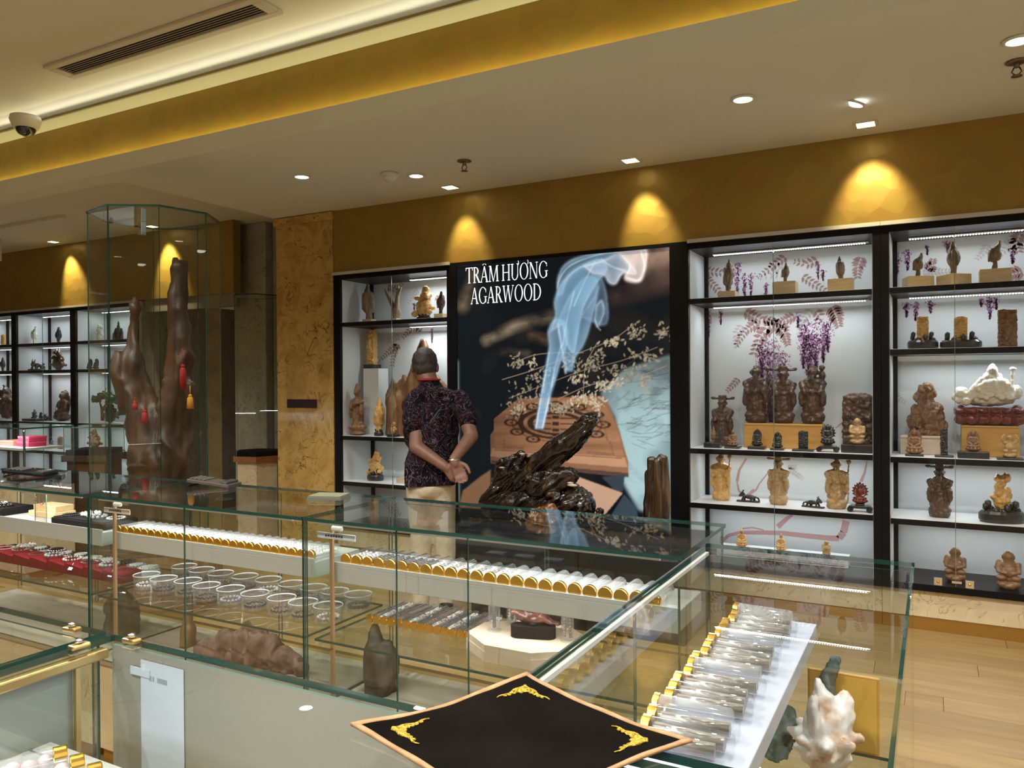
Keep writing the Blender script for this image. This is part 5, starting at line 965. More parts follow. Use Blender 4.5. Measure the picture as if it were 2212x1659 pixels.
# conch, board standing in for the floor beyond, and bag in the right counter
t = thing('amber_wood_or_floor', 'upright amber board behind the conch at the far end of the right counter', 'board', (-.20, 2.035, .6005)); MB().cbox(-.075, .085, -.005, .007, 0, .185, .002).build('board', BOXW, t, off=(0, 0, 0)); MB().cbox(-.070, .080, -.0062, -.0052, .006, .179, .0003).build('face_sheet', mat('lit_floor_sheet', (.66, .40, .08), .4), t, off=(0, 0, 0))
cs = [('c', (0, 0, .022), (0, 0, .075), .030, .060), ('c', (0, 0, .075), (.005, 0, .125), .060, .050), ('c', (.005, 0, .12), (-.002, .0, .175), .048, .026), ('c', (-.002, 0, .17), (-.012, .01, .215), .024, .009), ('e', (.045, .01, .145), (.025, .03, .055))]
for z_, r_a, n_, k_ in ((.030, .036, 7, .012), (.058, .052, 8, .014), (.092, .062, 8, .020)):
    for j in range(n_):
        a = j/n_*2*math.pi+z_*40; cs.append(('c', (r_a*.6*math.cos(a), r_a*.6*math.sin(a), z_), (r_a*1.18*math.cos(a), r_a*1.18*math.sin(a), z_+.008), k_, k_*.55))
t = thing('conch_shell', 'large knobbly white and orange conch shell in the right counter', 'shell', (-.218, 1.87, .6006), .4)
me = blob('shell', cs, .0055, .005, 30); me.materials.append(SHELL); link('shell', me, t); me = blob('lip', [('e', (-.035, -.03, .15), (.012, .022, .05)), ('c', (-.03, -.03, .10), (-.025, -.02, .19), .012, .006)], .005, .002, 30); me.materials.append(mat('shell_lip', (.80, .76, .78), .2)); link('shell_lip', me, t)
drift('grey green stone behind the conch against the white ledge', [('e', (0, 0, .05), (.03, .035, .045)), ('e', (.015, .02, .08), (.02, .025, .025)), ('e', (-.01, -.02, .03), (.03, .03, .03))], (-.325, 1.93, .6005), STONE, .006, .012, 40)
drift('curved grey green stone rising from behind the conch', [('c', (0, 0, 0), (.01, .01, .07), .022, .018), ('c', (.01, .01, .07), (.0, .012, .17), .018, .014), ('c', (.0, .012, .17), (.02, .012, .225), .014, .009)], (-.228, 1.985, .6005), STONE, .006, .008, 40)
t = thing('clear_bag', 'crumpled clear plastic bag of brown chips in the near right counter corner', 'bag', (-.235, 1.60, .6005)); me = blob('film', [('e', (0, 0, .05), (.075, .07, .06)), ('e', (.03, .02, .09), (.05, .04, .04))], .01, .022, 18); me.materials.append(ACRYL); link('film', me, t); me = blob('chips', [('e', (0, 0, .03), (.055, .05, .03))], .006, .012, 50); me.materials.append(BROWNC); link('chips', me, t)
# things lying on the counter tops
def calculator(label, loc, rz, m_body, L=.15, W_=.10):
    t = thing('calculator', label, 'calculator', loc, rz); mt = Matrix.Rotation(R(-6), 4, 'X')
    MB().cbox(-W_/2, W_/2, -L/2, L/2, .002, .016, .003, m=Matrix.Translation((0, 0, .007)) @ mt).build('case', m_body, t, off=(0, 0, 0))
    MB().cbox(-W_/2+.008, W_/2-.008, L/2-.045, L/2-.012, .016, .026, .002, m=Matrix.Translation((0, 0, .007)) @ mt).build('display', mat('lcd_window', (.06, .07, .06), .1), t, off=(0, 0, 0))
    k_ = MB().cbox(-.007, .007, -.006, .006, 0, .005, .001).mesh('key', mat('calc_key', (.10, .09, .085), .4))
    for i in range(5):
        for j in range(4): link('key', k_, t).matrix_local = Matrix.Translation((0, 0, .007)) @ mt @ Matrix.Translation((-W_/2+.016+i*.0168, -L/2+.014+j*.019, .016))
    MB().box(-W_/2+.01, W_/2-.01, -L/2+.002, -L/2+.01, .0005, .006).build('front_foot', BLACK, t, off=(0, 0, 0)); return t
calculator('black calculator lying on the left counter top', (-3.80, 2.17, TOP+.0005), R(-62), BLACK, .20, .12); calculator('grey-brown calculator lying on the middle counter top', (-2.69, 2.30, TOP+.0005), R(-75), mat('taupe_plastic', (.075, .058, .046), .4), .20, .10)
t = thing('paper_stack', 'small stack of pale cards on the middle counter top', 'papers', (-2.0, 2.24, TOP+.0005), .3)
for k in range(4): MB().cbox(-.07+.003*k, .07-.002*k, -.045, .045+.002*(k % 2), k*.0042, k*.0042+.0035, .0008).build('card', mat('pale_card', (.15+.02*k, .155+.02*k, .14), .5), t, off=(0, 0, 0))

# ---------------------------------------------------------------- near counters
F = thing('glass_counter', 'near glass counter with frosted grey back panel under the black mat', 'counter', (-.66, .62, 0)); fx0, fx1, fy0, fy1 = -1.262, -.05, .42, .862
MB().cbox(fx0+.01, fx1-.01, fy0+.02, fy1-.02, .06, .40, .004).build('base_cabinet', CREAMM, F); MB().box(fx0+.03, fx1-.03, fy0+.04, fy1-.03, 0, .06).build('kick_plate', PLINTH, F); MB().box(fx0+.008, fx1-.008, fy0+.01, fy1-.012, .40, .42).build('deck', BIRCH, F)
pane(fx0, fx1, fy0, fy1, 1.049, TOP, 'top_panel', F); pane(fx0+.012, fx1-.01, fy1-.012, fy1-.006, .42, 1.0485, 'back_panel', F, FROST, EDGE_LT)
MB().box(fx0+.002, fx0+.008, fy0+.01, .782, .42, 1.028).build('frosted_side_door', noisy('frosted_blue_grey', [(.3, (.22, .26, .255)), (.7, (.29, .32, .30))], 3, rough=.25), F)
pane(fx0+.003, fx0+.007, .786, .826, .42, 1.0485, 'left_side_panel', F, GLASS, EDGE_LT); MB().box(fx0+.012, fx0+.020, .780, .788, .42, 1.03).build('brass_upright', BRASS, F); MB().cbox(fx0+.002, fx0+.022, fy0+.01, .838, 1.030, 1.047, .003).build('brass_rail', BRASS, F)
pane(fx1-.008, fx1-.002, fy0+.01, fy1-.014, .42, 1.0485, 'right_side_panel', F); pane(fx0+.012, fx1-.01, fy0+.002, fy0+.008, .42, 1.0485, 'front_panel', F)
b = MB().box(-1.172, -1.066, .8478, .8486, .46, 1.036).build('painted_reflection_strip', PAPER_REFL, F); MB().cbox(-1.197, -1.148, .846, .8476, 1.008, 1.022, .0005).build('label_tag', PAPER_REFL, F)  # bluish strip paints a light reflection onto the frosted panel
b = MB()
for k, (x, w_) in enumerate(((-1.150, .006), (-1.141, .003), (-1.130, .005), (-1.124, .005), (-1.118, .006), (-1.111, .005))): b.box(x, x+w_, .8472, .8477, 1.004, 1.012)
b.build('label_print', mat('grey_print', (.35, .37, .40), .6), F)
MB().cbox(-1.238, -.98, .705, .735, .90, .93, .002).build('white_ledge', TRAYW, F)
pp = tube_proto(.019, .13, .018, False, None)
for k in range(4):
    t = thing('pink_bead_tube', f'{nth(k)} gold-capped tube of pink beads from the brass upright, near left corner', 'tube', (-1.122+k*.047, .690-.004*k, .9305), R(180-28)); link('tube', pp[0], t); link('gold_cap', pp[1], t); b = MB()
    for i in range(5): b.ball((.003*(-1)**i, .028+i*.020, .019), .0115, 2)
    b.build('bead_string', BEADP if k < 2 else BEADM, t, off=(0, 0, 0))
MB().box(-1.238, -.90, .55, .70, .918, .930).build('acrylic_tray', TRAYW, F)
for k in range(3):
    t = tube_thing(pw_ if k else pb, (-1.232, .560-k*.045, .9305), R(-90), f'clear tube lying {("beside the white ledge", "between two other clear tubes", "nearest the photo corner")[k]} in the near left counter')
strip_lamp('counter_led_or_fill', (-.66, .455, 1.035), 1.1, 1.6, COOL, (-.66, .85, .80), .02)  # added fill to brighten the frosted back panel, no fitting built
# clamps at the corner
def clamp(label, x, y, rz):
    t = thing('glass_clamp', label, 'clamp', (x, y, TOP+.0004), rz); MB().cbox(-.016, .016, -.009, .009, 0, .008, .003).build('clamp_plate', BRASS, t, off=(0, 0, 0)); MB().lathe([(0, .008), (.007, .010), (.006, .015), (0, .016)], 16).build('screw_head', CHROME, t, off=(0, 0, 0))
clamp('brass glass clamp on the far left counter corner', -1.345, .838, .1); clamp('brass glass clamp at the corner of the frosted panel', -1.195, .848, 0); clamp('brass glass clamp beside the brass rail', -1.248, .79, 1.5)
G = counter('near left glass counter cut off by the photo edge', -2.45, -1.29, .36, .866, front=(), shelf=(.70,), base=2, deck=.60); MB().cbox(-2.2, -1.5, .62, .78, .72, .755, .003).build('white_ledge', TRAYW, G)
for k in range(3):
    t = thing('white_box', f'small white gift box {("nearest the corner clamp", "in the middle of three", "farthest from the corner clamp")[k]} in the near left counter', 'box', (-1.42-k*.14, .818, .7005)); MB().cbox(-.04, .04, -.026, .026, 0, .03, .002).build('box', PAPER_REFL, t, off=(0, 0, 0)); MB().cbox(-.042, .042, -.028, .028, .03, .042, .002).build('lid', PAPER_REFL, t, off=(0, 0, 0))

# ---------------------------------------------------------------- black velvet mat with gold corner embroidery, lying across both near counters
mc = {'L': Vector((-.646, .760, 0)), 'F': Vector((-.531, 1.021, 0)), 'Rr': Vector((-.255, .920, 0))}; mc['N'] = mc['L']+mc['Rr']-mc['F']
t = thing('display_mat', 'black velvet mat with tan hem and gold corner embroidery', 'mat', ((mc['L'].x+mc['Rr'].x)/2, (mc['L'].y+mc['Rr'].y)/2, TOP)); N = 34
def mp_(u, v): p = mc['L']*(1-u)*(1-v)+mc['F']*u*(1-v)+mc['Rr']*u*v+mc['N']*(1-u)*v; return p
def mz(u, v):
    e = min(u, 1-u, v, 1-v); lift = max(0, 1-e/.16)**2; c_ = max(0, 1-min(math.hypot(u-a, v-c) for a, c in ((0, 0), (1, 0), (1, 1), (0, 1)))/.35)**2
    return .0035+lift*(.0025+.002*math.sin(u*9+1)*math.cos(v*7))+.003*c_+.001*math.sin(u*23)*math.sin(v*19)
def inset(u, v):   # sides bow inwards between the corners, as cloth does
    k = .045; return u+k*math.sin(math.pi*v)*(1-2*u)*abs(1-2*u)**2, v+k*math.sin(math.pi*u)*(1-2*v)*abs(1-2*v)**2
def sheet(u0, u1, v0, v1, n, m, th=.003, dz=0):
    b = MB(); vs_, fs_ = [], []
    for s in (1, 0):
        for j in range(m+1):
            for i in range(n+1):
                u, v = u0+(u1-u0)*i/n, v0+(v1-v0)*j/m; z = mz(u, v)+dz; p = mp_(*inset(u, v)); vs_.append((p.x, p.y, TOP+z-(0 if s else th)))
    W_ = n+1; K = W_*(m+1)
    for j in range(m):
        for i in range(n): a = j*W_+i; fs_ += [(a, a+1, a+1+W_, a+W_), (K+a, K+a+W_, K+a+1+W_, K+a+1)]
    for i in range(n): fs_ += [(i, K+i, K+i+1, i+1), (m*W_+i, m*W_+i+1, K+m*W_+i+1, K+m*W_+i)]
    for j in range(m): fs_ += [(j*W_, (j+1)*W_, K+(j+1)*W_, K+j*W_), (j*W_+n, K+j*W_+n, K+(j+1)*W_+n, (j+1)*W_+n)]
    return b.add(vs_, fs_, 0, True)
VEL = noisy('brown_black_velvet', [(.3, (.004, .0032, .0024)), (.7, (.009, .007, .0055))], 8, rough=.9, spec=.03)
HEM = noisy('tan_hem', [(.3, (.36, .19, .085)), (.7, (.52, .30, .15))], 60, rough=.8, bump=.3)
sheet(.02, .98, .02, .98, N, N).build('velvet', VEL, t)
for a in ((0, 1, 0, .028, N, 2), (0, 1, .972, 1, N, 2), (0, .028, .028, .972, 2, N), (.972, 1, .028, .972, 2, N)): sheet(*a, th=.0042, dz=.0008).build('hem', HEM, t)
def embroider(cu, cv, su, sv):
    b = MB(); rr = random.Random(int(cu*10+cv*20))
    def P_(a, c, h=.0012): u, v = cu+su*a, cv+sv*c; p = mp_(*inset(u, v)); return Vector((p.x, p.y, TOP+mz(u, v)+h))
    for sw in (0, 1):
        F_ = (lambda a, c: P_(a, c)) if not sw else (lambda a, c: P_(c, a))
        b.tube([F_(.0+k*.019, .007*math.sin(k*1.3)+.0) for k in range(11)], [.0030-.0022*k/10 for k in range(11)], 6)
        for k in range(6):                                               # scrolls along the arm, shrinking towards its tip
            c0 = .012+k*.026; s_ = .020*(1-k/8); b.tube([F_(c0+s_*.8*math.cos(q_), s_*.85*(1+math.sin(q_))*.75+.006) for q_ in np.linspace(-1.6, 3.6, 9)], [.0019*(1-.06*j) for j in range(9)], 5)
    for k in range(14): a, c = rr.uniform(.0, .06), rr.uniform(.0, .06); b.ball(P_(a, c*(1-a*6)), .0028, 1, sc=(1.3, 1, .5))
    b.build('gold_embroidery', GOLDTH, t)
for cu, cv, su, sv in ((.12, .12, 1, 1), (.88, .12, -1, 1), (.88, .88, -1, -1), (.12, .88, 1, -1)): embroider(cu, cv, su, sv)
# ---------------------------------------------------------------- man seen from behind, hands clasped at his back
MX, MY = -2.815, 4.16; S = 336.0
def L(px, py, y=0): return ((px-955)/S, y, EYE+(823-py)/S)
t = thing('person', 'grey-haired person in dark paisley shirt and beige trousers, hands clasped behind the back', 'person', (MX, MY, 0), yaw)
SKIN = noisy('skin', [(.3, (.17, .08, .052)), (.7, (.21, .10, .066))], 30, rough=.5)
TROU = noisy('beige_trousers', [(.3, (.46, .38, .27)), (.7, (.56, .47, .34))], 40, rough=.8)
HAIR = noisy('short_grey_hair', [(.35, (.010, .008, .007)), (.7, (.048, .042, .036))], 90, (1, 1, .4), .6, bump=.4)
def paisley():
    m = mat('dark_paisley_shirt', (.02, .02, .03), .85, spec=.08); b = m.node_tree.nodes['Principled BSDF']; mp = coords(m)
    n = nd(m, 'ShaderNodeTexNoise'); n.inputs['Scale'].default_value = 9; n.inputs['Detail'].default_value = 2; n.inputs['Distortion'].default_value = 3.2; lk(m, mp, 'Vector', n, 'Vector')
    r = ramp(m, [(.0, (.006, .005, .008)), (.46, (.007, .005, .009)), (.495, (.13, .10, .125)), (.515, (.008, .006, .010)), (.60, (.009, .005, .008)), (.63, (.10, .026, .03)), (.655, (.007, .005, .009))]); lk(m, n, 'Fac', r, 'Fac')
    v = nd(m, 'ShaderNodeTexVoronoi', feature='DISTANCE_TO_EDGE'); v.inputs['Scale'].default_value = 16; lk(m, mp, 'Vector', v, 'Vector'); n2 = nd(m, 'ShaderNodeTexVoronoi', feature='F1'); n2.inputs['Scale'].default_value = 15; lk(m, mp, 'Vector', n2, 'Vector')
    r2 = ramp(m, [(.0, (.30, .26, .28)), (.07, (.20, .16, .18)), (.10, (0, 0, 0)), (.20, (.0, .0, .0)), (.225, (.09, .06, .08)), (.25, (0, 0, 0))]); lk(m, n2, 'Distance', r2, 'Fac')
    mx = nd(m, 'ShaderNodeMix', data_type='RGBA', blend_type='ADD'); mx.inputs[0].default_value = .30; lk(m, r, 'Color', mx, 'A'); lk(m, r2, 'Color', mx, 'B'); lk(m, mx, 'Result', b, 'Base Color'); return m
SHIRT = paisley()
def vox(name, shapes, v, m_, sm=3, amp=0): me = blob(name, shapes, v, amp, 10, (1, 1, 1), sm); me.materials.append(m_); return me
hx, hy, hz = L(930, 792, .07)
# arms: shoulder, elbow, wrist
LS, LE, LW = L(918, 868, .0), L(918, 962, -.11), L(982, 1000, -.215)
RS, RE, RW = L(1008, 862, .0), L(1034, 940, -.10), L(1000, 985, -.225)
skin = [('e', (hx, hy, hz+.02), (.078, .096, .105)), ('e', (hx-.012, hy+.055, hz-.055), (.058, .055, .062)), ('e', (hx-.014, hy+.105, hz-.02), (.014, .022, .018)), ('e', (hx-.014, hy+.095, hz-.065), (.026, .015, .010)), ('e', (hx-.03, hy+.085, hz+.012), (.014, .012, .009)), ('e', (hx+.012, hy+.088, hz+.012), (.014, .012, .009)),
        ('c', (hx+.012, hy-.03, hz-.05), (L(950, 845)[0], .01, L(950, 848)[2]), .060, .070), ('e', (hx+.082, hy-.005, hz-.005), (.012, .022, .034)), ('e', (hx-.080, hy+.0, hz-.005), (.012, .022, .034)), ('e', (0, .02, 1.22), (.12, .08, .24)), ('e', (.0, .0, .92), (.12, .09, .12)),
        ('c', LS, LE, .052, .046), ('c', LE, LW, .046, .031), ('c', RS, RE, .052, .046), ('c', RE, RW, .046, .031), ('e', LE, (.045, .048, .048)), ('e', RE, (.045, .048, .048))]
def hand(w_, d, side, pal, curl, s=1.0):
    """w_: wrist, d: direction of the fingers, side: across the palm towards the thumb, pal: palm normal (fingers curl that way)"""
    w_, d, side, pal = Vector(w_), Vector(d).normalized(), Vector(side).normalized(), Vector(pal).normalized(); o = []
    c = w_+d*.048*s
    o += [('c', tuple(w_), tuple(w_+d*.02*s), .028*s, .027*s)]
    for k in range(4): o.append(('c', tuple(w_+d*.02*s+side*(.012-.010*k)*s), tuple(w_+d*.085*s+side*(.029-.0195*k)*s), .015*s, .0115*s))
    for k, (ln, rr) in enumerate(((.072, .0098), (.080, .0102), (.074, .0096), (.058, .0086))):
        b0 = w_+d*.085*s+side*(.029-.0195*k)*s; a = curl*(1+.08*k); p1 = b0+(d*math.cos(a)+pal*math.sin(a))*ln*.45*s; p2 = p1+(d*math.cos(2*a)+pal*math.sin(2*a))*ln*.32*s; p3 = p2+(d*math.cos(2.8*a)+pal*math.sin(2.8*a))*ln*.25*s
        o += [('c', tuple(b0), tuple(p1), rr*1.08*s, rr*s), ('c', tuple(p1), tuple(p2), rr*s, rr*.92*s), ('c', tuple(p2), tuple(p3), rr*.92*s, rr*.75*s)]
    b0 = w_+d*.022*s+side*.026*s; p1 = b0+(d*.7+side*.75+pal*.35).normalized()*.040*s; p2 = p1+(d*.9+side*.25+pal*.45).normalized()*.034*s; p3 = p2+(d*.95+pal*.4).normalized()*.022*s
    o += [('c', tuple(b0), tuple(p1), .0150*s, .0125*s), ('c', tuple(p1), tuple(p2), .0125*s, .011*s), ('c', tuple(p2), tuple(p3), .011*s, .0085*s)]
    return o
# the arm on the left of the picture reaches across and its hand wraps the other wrist; that one hangs open, palm to the viewer
lw = Vector(LW); rw = Vector(RW)
skin += hand(lw, (.55, -.25, -.55), (.55, -.1, .75), (.75, .65, .05), .55, .98)
skin += hand(rw+Vector((.004, -.012, -.012)), (.42, -.20, -.88), (.85, .1, .35), (-.25, -.95, .10), .42, 1.05)
me = vox('body', skin, .0062, SKIN, 2); link('body', me, t)
# eyes sit in the face that is turned away
for s in (-.03, .012): MB().ball((hx+s, hy+.094, hz+.004), .011, 2).build('eye', mat('eye_white', (.7, .68, .64), .2), t, off=(0, 0, 0))
hair = [('e', (hx, hy-.004, hz+.036), (.086, .104, .098)), ('e', (hx+.004, hy-.052, hz-.005), (.072, .052, .062)), ('e', (hx+.068, hy-.015, hz+.01), (.016, .034, .044)), ('e', (hx-.066, hy-.01, hz+.01), (.016, .034, .044))]
me = vox('hair', hair, .007, HAIR, 2); n = len(me.vertices); link('hair', me, t)
shirt = [('e', L(957, 880, .03), (.195, .125, .12)), ('e', L(952, 850, .03), (.11, .09, .055)), ('c', L(905, 876, .02), L(1002, 868, .02), .075, .072), ('c', L(953, 900, .03), L(948, 985, .02), .155, .155), ('e', L(945, 930, .02), (.19, .13, .2)), ('e', L(945, 1000, .02), (.178, .135, .14)), ('b', L(944, 1035, .02), (.158, .118, .11)),
         ('c', L(914, 868, .0), L(911, 905, -.05), .080, .078), ('c', L(911, 905, -.05), L(913, 914, -.06), .079, .076), ('c', L(1006, 864, .0), L(1022, 895, -.05), .070, .066), ('c', L(1022, 895, -.05), L(1027, 908, -.06), .066, .064), ('c', L(943, 841, .024), L(950, 860, .015), .086, .105), ('e', L(984, 862, .01), (.115, .095, .062)), ('e', L(925, 862, .01), (.10, .095, .06)), ('e', L(948, 850, .0), (.15, .105, .05))]
me = vox('shirt', shirt, .009, SHIRT, 5, .003); zmin = L(0, 1046)[2]
bm = bmesh.new(); bm.from_mesh(me); bmesh.ops.bisect_plane(bm, geom=bm.verts[:]+bm.edges[:]+bm.faces[:], plane_co=(0, 0, zmin), plane_no=(-.04, 0, 1), clear_inner=True); bm.to_mesh(me); bm.free(); link('shirt', me, t)
me = blob('collar', [('e', L(941, 820, .026), (.083, .086, .014))], .006, 0, 1, (1, 1, 1), 1); me.materials.append(mat('red_cord', (.30, .012, .02), .6)); link('neck_cord', me, t)
trs = [('e', L(944, 1036, .01), (.142, .105, .10)), ('c', L(922, 1050, .01), (-.10, .02, .50), .098, .070), ('c', (-.10, .02, .50), (-.10, .0, .08), .072, .055), ('c', L(966, 1050, .01), (.055, .02, .50), .098, .070), ('c', (.055, .02, .50), (.06, .0, .08), .072, .055), ('e', L(944, 1056, .0), (.146, .108, .08))]
link('trousers', vox('trousers', trs, .010, TROU, 3, .004), t)
for x in (-.10, .06):
    me = vox('shoe', [('e', (0, .06, .035), (.045, .13, .035)), ('c', (0, -.03, .04), (0, .0, .09), .045, .045)], .008, BLACK, 2); o = link('shoe', me, t); o.location = (x, 0, 0)
me = blob('watch', [('e', tuple(rw+Vector((.0, -.006, -.0))), (.037, .037, .012))], .004, 0, 1, (1, 1, 1), 1); me.materials.append(CHROME); link('wristwatch', me, t)

# ---------------------------------------------------------------- tall glass vitrine with forked driftwood
VC = Vector((-4.56, 3.44, 0)); rad = .405; ang = R(22.5)-R(12)
cor = [Vector((VC.x+rad*math.cos(ang+k*math.pi/4), VC.y+rad*math.sin(ang+k*math.pi/4), 0)) for k in range(8)]
t = thing('glass_vitrine', 'tall octagonal glass vitrine around the forked driftwood', 'vitrine', VC)
MB().prism([(c.x-VC.x, c.y-VC.y) for c in cor], .08, .42).build('base', BROWNC, t, off=(0, 0, 0)); MB().prism([((c.x-VC.x)*.94, (c.y-VC.y)*.94) for c in cor], 0, .08).build('kick_plate', PLINTH, t, off=(0, 0, 0)); MB().prism([((c.x-VC.x)*1.02, (c.y-VC.y)*1.02) for c in cor], .4202, .45).build('base_top', DARKC, t, off=(0, 0, 0))
VT = 2.595
for k in range(8):
    a, c = cor[k]-VC, cor[(k+1) % 8]-VC; d = (c-a).normalized(); nn = Vector((d.y, -d.x, 0)); a2, c2 = a+d*.002, c-d*.002; v = [a2, c2, c2-nn*.008, a2-nn*.008]
    vv_ = [Vector((p.x, p.y, z)) for z in (.4505, VT) for p in v]
    b = MB().add(vv_, [(0, 1, 5, 4), (2, 3, 7, 6)], 0).add(vv_, [(0, 3, 2, 1), (4, 5, 6, 7), (1, 2, 6, 5), (3, 0, 4, 7)], 1); b.build('glass_panel', [VITR, EDGE], t, off=(0, 0, 0))
b = MB().prism([((c.x-VC.x)*1.015, (c.y-VC.y)*1.015) for c in cor], VT+.0005, VT+.012); b.mi = [0, 0]+[1]*8; b.build('top_panel', [VITR, EDGE], t, off=(0, 0, 0))
MB().cbox(-.02, .02, -.02, .02, VT-.09, VT-.001, .003, m=Matrix.Translation((-.17, .02, 0))).build('lamp_block', CHROME, t, off=(0, 0, 0))
def VL(px, py, dy=0): p = deep(px, py, 5.2)+Vector((FW.x, FW.y, 0))*dy; return tuple(Vector((p.x-VC.x, p.y-VC.y, max(p.z-.4505, 0))))
dw = [('c', VL(350, 1120), VL(345, 1000), .17, .16), ('c', VL(338, 1000), VL(318, 900), .155, .115), ('c', VL(318, 910), VL(290, 850), .11, .085), ('c', VL(300, 860), VL(280, 770), .085, .060), ('c', VL(282, 790), VL(287, 700), .055, .030), ('c', VL(287, 700), VL(293, 645), .028, .008), ('c', VL(262, 760, -.05), VL(272, 880, -.04), .022, .05), ('c', VL(305, 880), VL(300, 800), .05, .03),
      ('c', VL(362, 1000), VL(380, 880), .125, .095), ('c', VL(380, 890), VL(391, 770), .095, .062), ('c', VL(391, 770), VL(386, 640), .058, .038), ('c', VL(386, 640), VL(388, 575), .040, .028), ('c', VL(388, 590), VL(380, 562), .02, .010), ('c', VL(398, 880), VL(410, 830), .045, .03), ('c', VL(365, 900, .05), VL(375, 850, .05), .05, .03)]
t = thing('forked_driftwood', 'huge two-pronged dark driftwood inside the tall vitrine', 'driftwood', (VC.x, VC.y, .4505)); me = blob('driftwood_body', dw, .016, .035, 6, (1, 1, .3), 1, ridge=True); me.materials.append(DRIFT); link('driftwood_body', me, t)
REDT = mat('red_tassel', (.34, .004, .008), .7); YELT = mat('yellow_tassel', (.60, .24, .02), .7)
for i, (px, y0, y1, m_, tx) in enumerate([(395, 785, 840, REDT, 'long red tassel on the taller driftwood prong'), (313, 885, 915, REDT, 'short red tassel low on the driftwood fork'), (292, 868, 885, REDT, 'small red tassel on the shorter driftwood prong'), (411, 852, 883, YELT, 'yellow tassel hanging beside the driftwood')]):
    a, c = deep(px, y0, 5.02), deep(px, y1, 5.02); h_ = a.z-c.z; o = thing('tassel', tx, 'tassel', (c.x, c.y, c.z)); MB().tube([(0, 0, 0), (0, 0, h_*.75), (0, 0, h_*.86)], [.022 if i != 2 else .016, .018, .008], 12).build('fringe', m_, o, off=(0, 0, 0)); MB().ball((0, 0, h_*.9), .014, 1).tube([(0, 0, h_*.9), (.0, 0, h_*1.6)], .003, 6).build('knot_cord', m_, o, off=(0, 0, 0))
# smaller hexagonal vitrine beside the pillar
def hexcase(label, cx_, cy_, rad, z0, z1, n, tops, basem, rz=0, base2=None):
    t = thing('glass_vitrine', label, 'vitrine', (cx_, cy_, 0), rz); cr = [(rad*math.cos(2*math.pi*k/n), rad*math.sin(2*math.pi*k/n)) for k in range(n)]
    MB().prism([(a*.9, c*.9) for a, c in cr], 0, z0-.05).build('pedestal', base2 or CREAMM, t, off=(0, 0, 0)); MB().prism([(a*1.08, c*1.08) for a, c in cr], z0-.05, z0).build('base_board', basem, t, off=(0, 0, 0)); MB().prism([(a*.93, c*.93) for a, c in cr], z0+.0003, z0+.045).build('inner_step', BLACKV, t, off=(0, 0, 0))
    for k in range(n):
        (x0, y0), (x1, y1) = cr[k], cr[(k+1) % n]; v = [(x0, y0), (x1, y1), (x1*.98, y1*.98), (x0*.98, y0*.98)]; vv_ = [(x, y, z) for z in (z0+.0005, z1) for x, y in v]
        MB().add(vv_, [(0, 1, 5, 4), (2, 3, 7, 6)], 0).add(vv_, [(0, 3, 2, 1), (4, 5, 6, 7), (1, 2, 6, 5), (3, 0, 4, 7)], 1).build('glass_panel', [VITR, EDGE], t, off=(0, 0, 0))
    b = MB().prism([(a*1.01, c*1.01) for a, c in cr], z1+.0005, z1+.01); b.mi = [0, 0]+[1]*n; b.build('top_panel', [VITR, EDGE], t, off=(0, 0, 0)); return t
hexcase('hexagonal glass vitrine on orange wood base beside the golden pillar', -5.72, 5.42, .23, .80, 2.32, 6, 0, wood('orange_wood', (.26, .09, .03), (.34, .13, .045)), .2)
q_ = deep(205, 985, 6.6); hexcase('small square glass case on a brown pedestal near the far left shelves', q_.x, q_.y, .24, q_.z+.02, deep(205, 922, 6.6).z, 4, 0, DARKC, R(75), mat('brown_pedestal', (.12, .055, .02), .4))
put_z = q_.z+.0655; me = statue('wood_lump', 'round brown wood lump inside the small square case', 'carving', 'crag4', BROWNC, (q_.x, q_.y, put_z), .17)
# glass case with pink boxes at the left edge
e0, e1 = deep(-60, 925, 6.0), deep(92, 922, 6.0)
PXC, PYC = e1.x-.45, 3.60
t = thing('glass_counter', 'small tall glass case with pink boxes at the left photo edge', 'counter', (PXC, PYC, 0)); x0, x1, y0, y1 = PXC-.45, PXC+.45, PYC-.2, PYC+.2; zt_ = e1.z
MB().cbox(x0, x1, y0, y1, .06, .70, .004).build('base_cabinet', CREAMM, t); MB().box(x0+.02, x1-.02, y0+.02, y1-.02, 0, .06).build('kick_plate', PLINTH, t); pane(x0, x1, y0, y1, zt_-.012, zt_, 'top_panel', t)
pane(x0, x1, y0, y0+.006, .70, zt_-.0125, 'front_panel', t); pane(x0, x1, y1-.006, y1, .70, zt_-.0125, 'back_panel', t); pane(x1-.006, x1, y0+.007, y1-.007, .70, zt_-.0125, 'right_side_panel', t); MB().box(x0+.01, x1-.09, y0+.05, y1-.03, .985, 1.003).build('white_ledge', TRAYW, t); MB().box(x1-.10, x1-.09, y0+.06, y0+.07, .70, zt_-.02).build('upright', CHROME, t)
strip_lamp('counter_led_or_fill', ((x0+x1)/2, y0+.05, zt_-.03), .8, 4, COOL, ((x0+x1)/2, PYC, .7), .02)
PINK = mat('pink_card', (.55, .05, .10), .5); PINKD = mat('pink_card_side', (.42, .02, .06), .5)
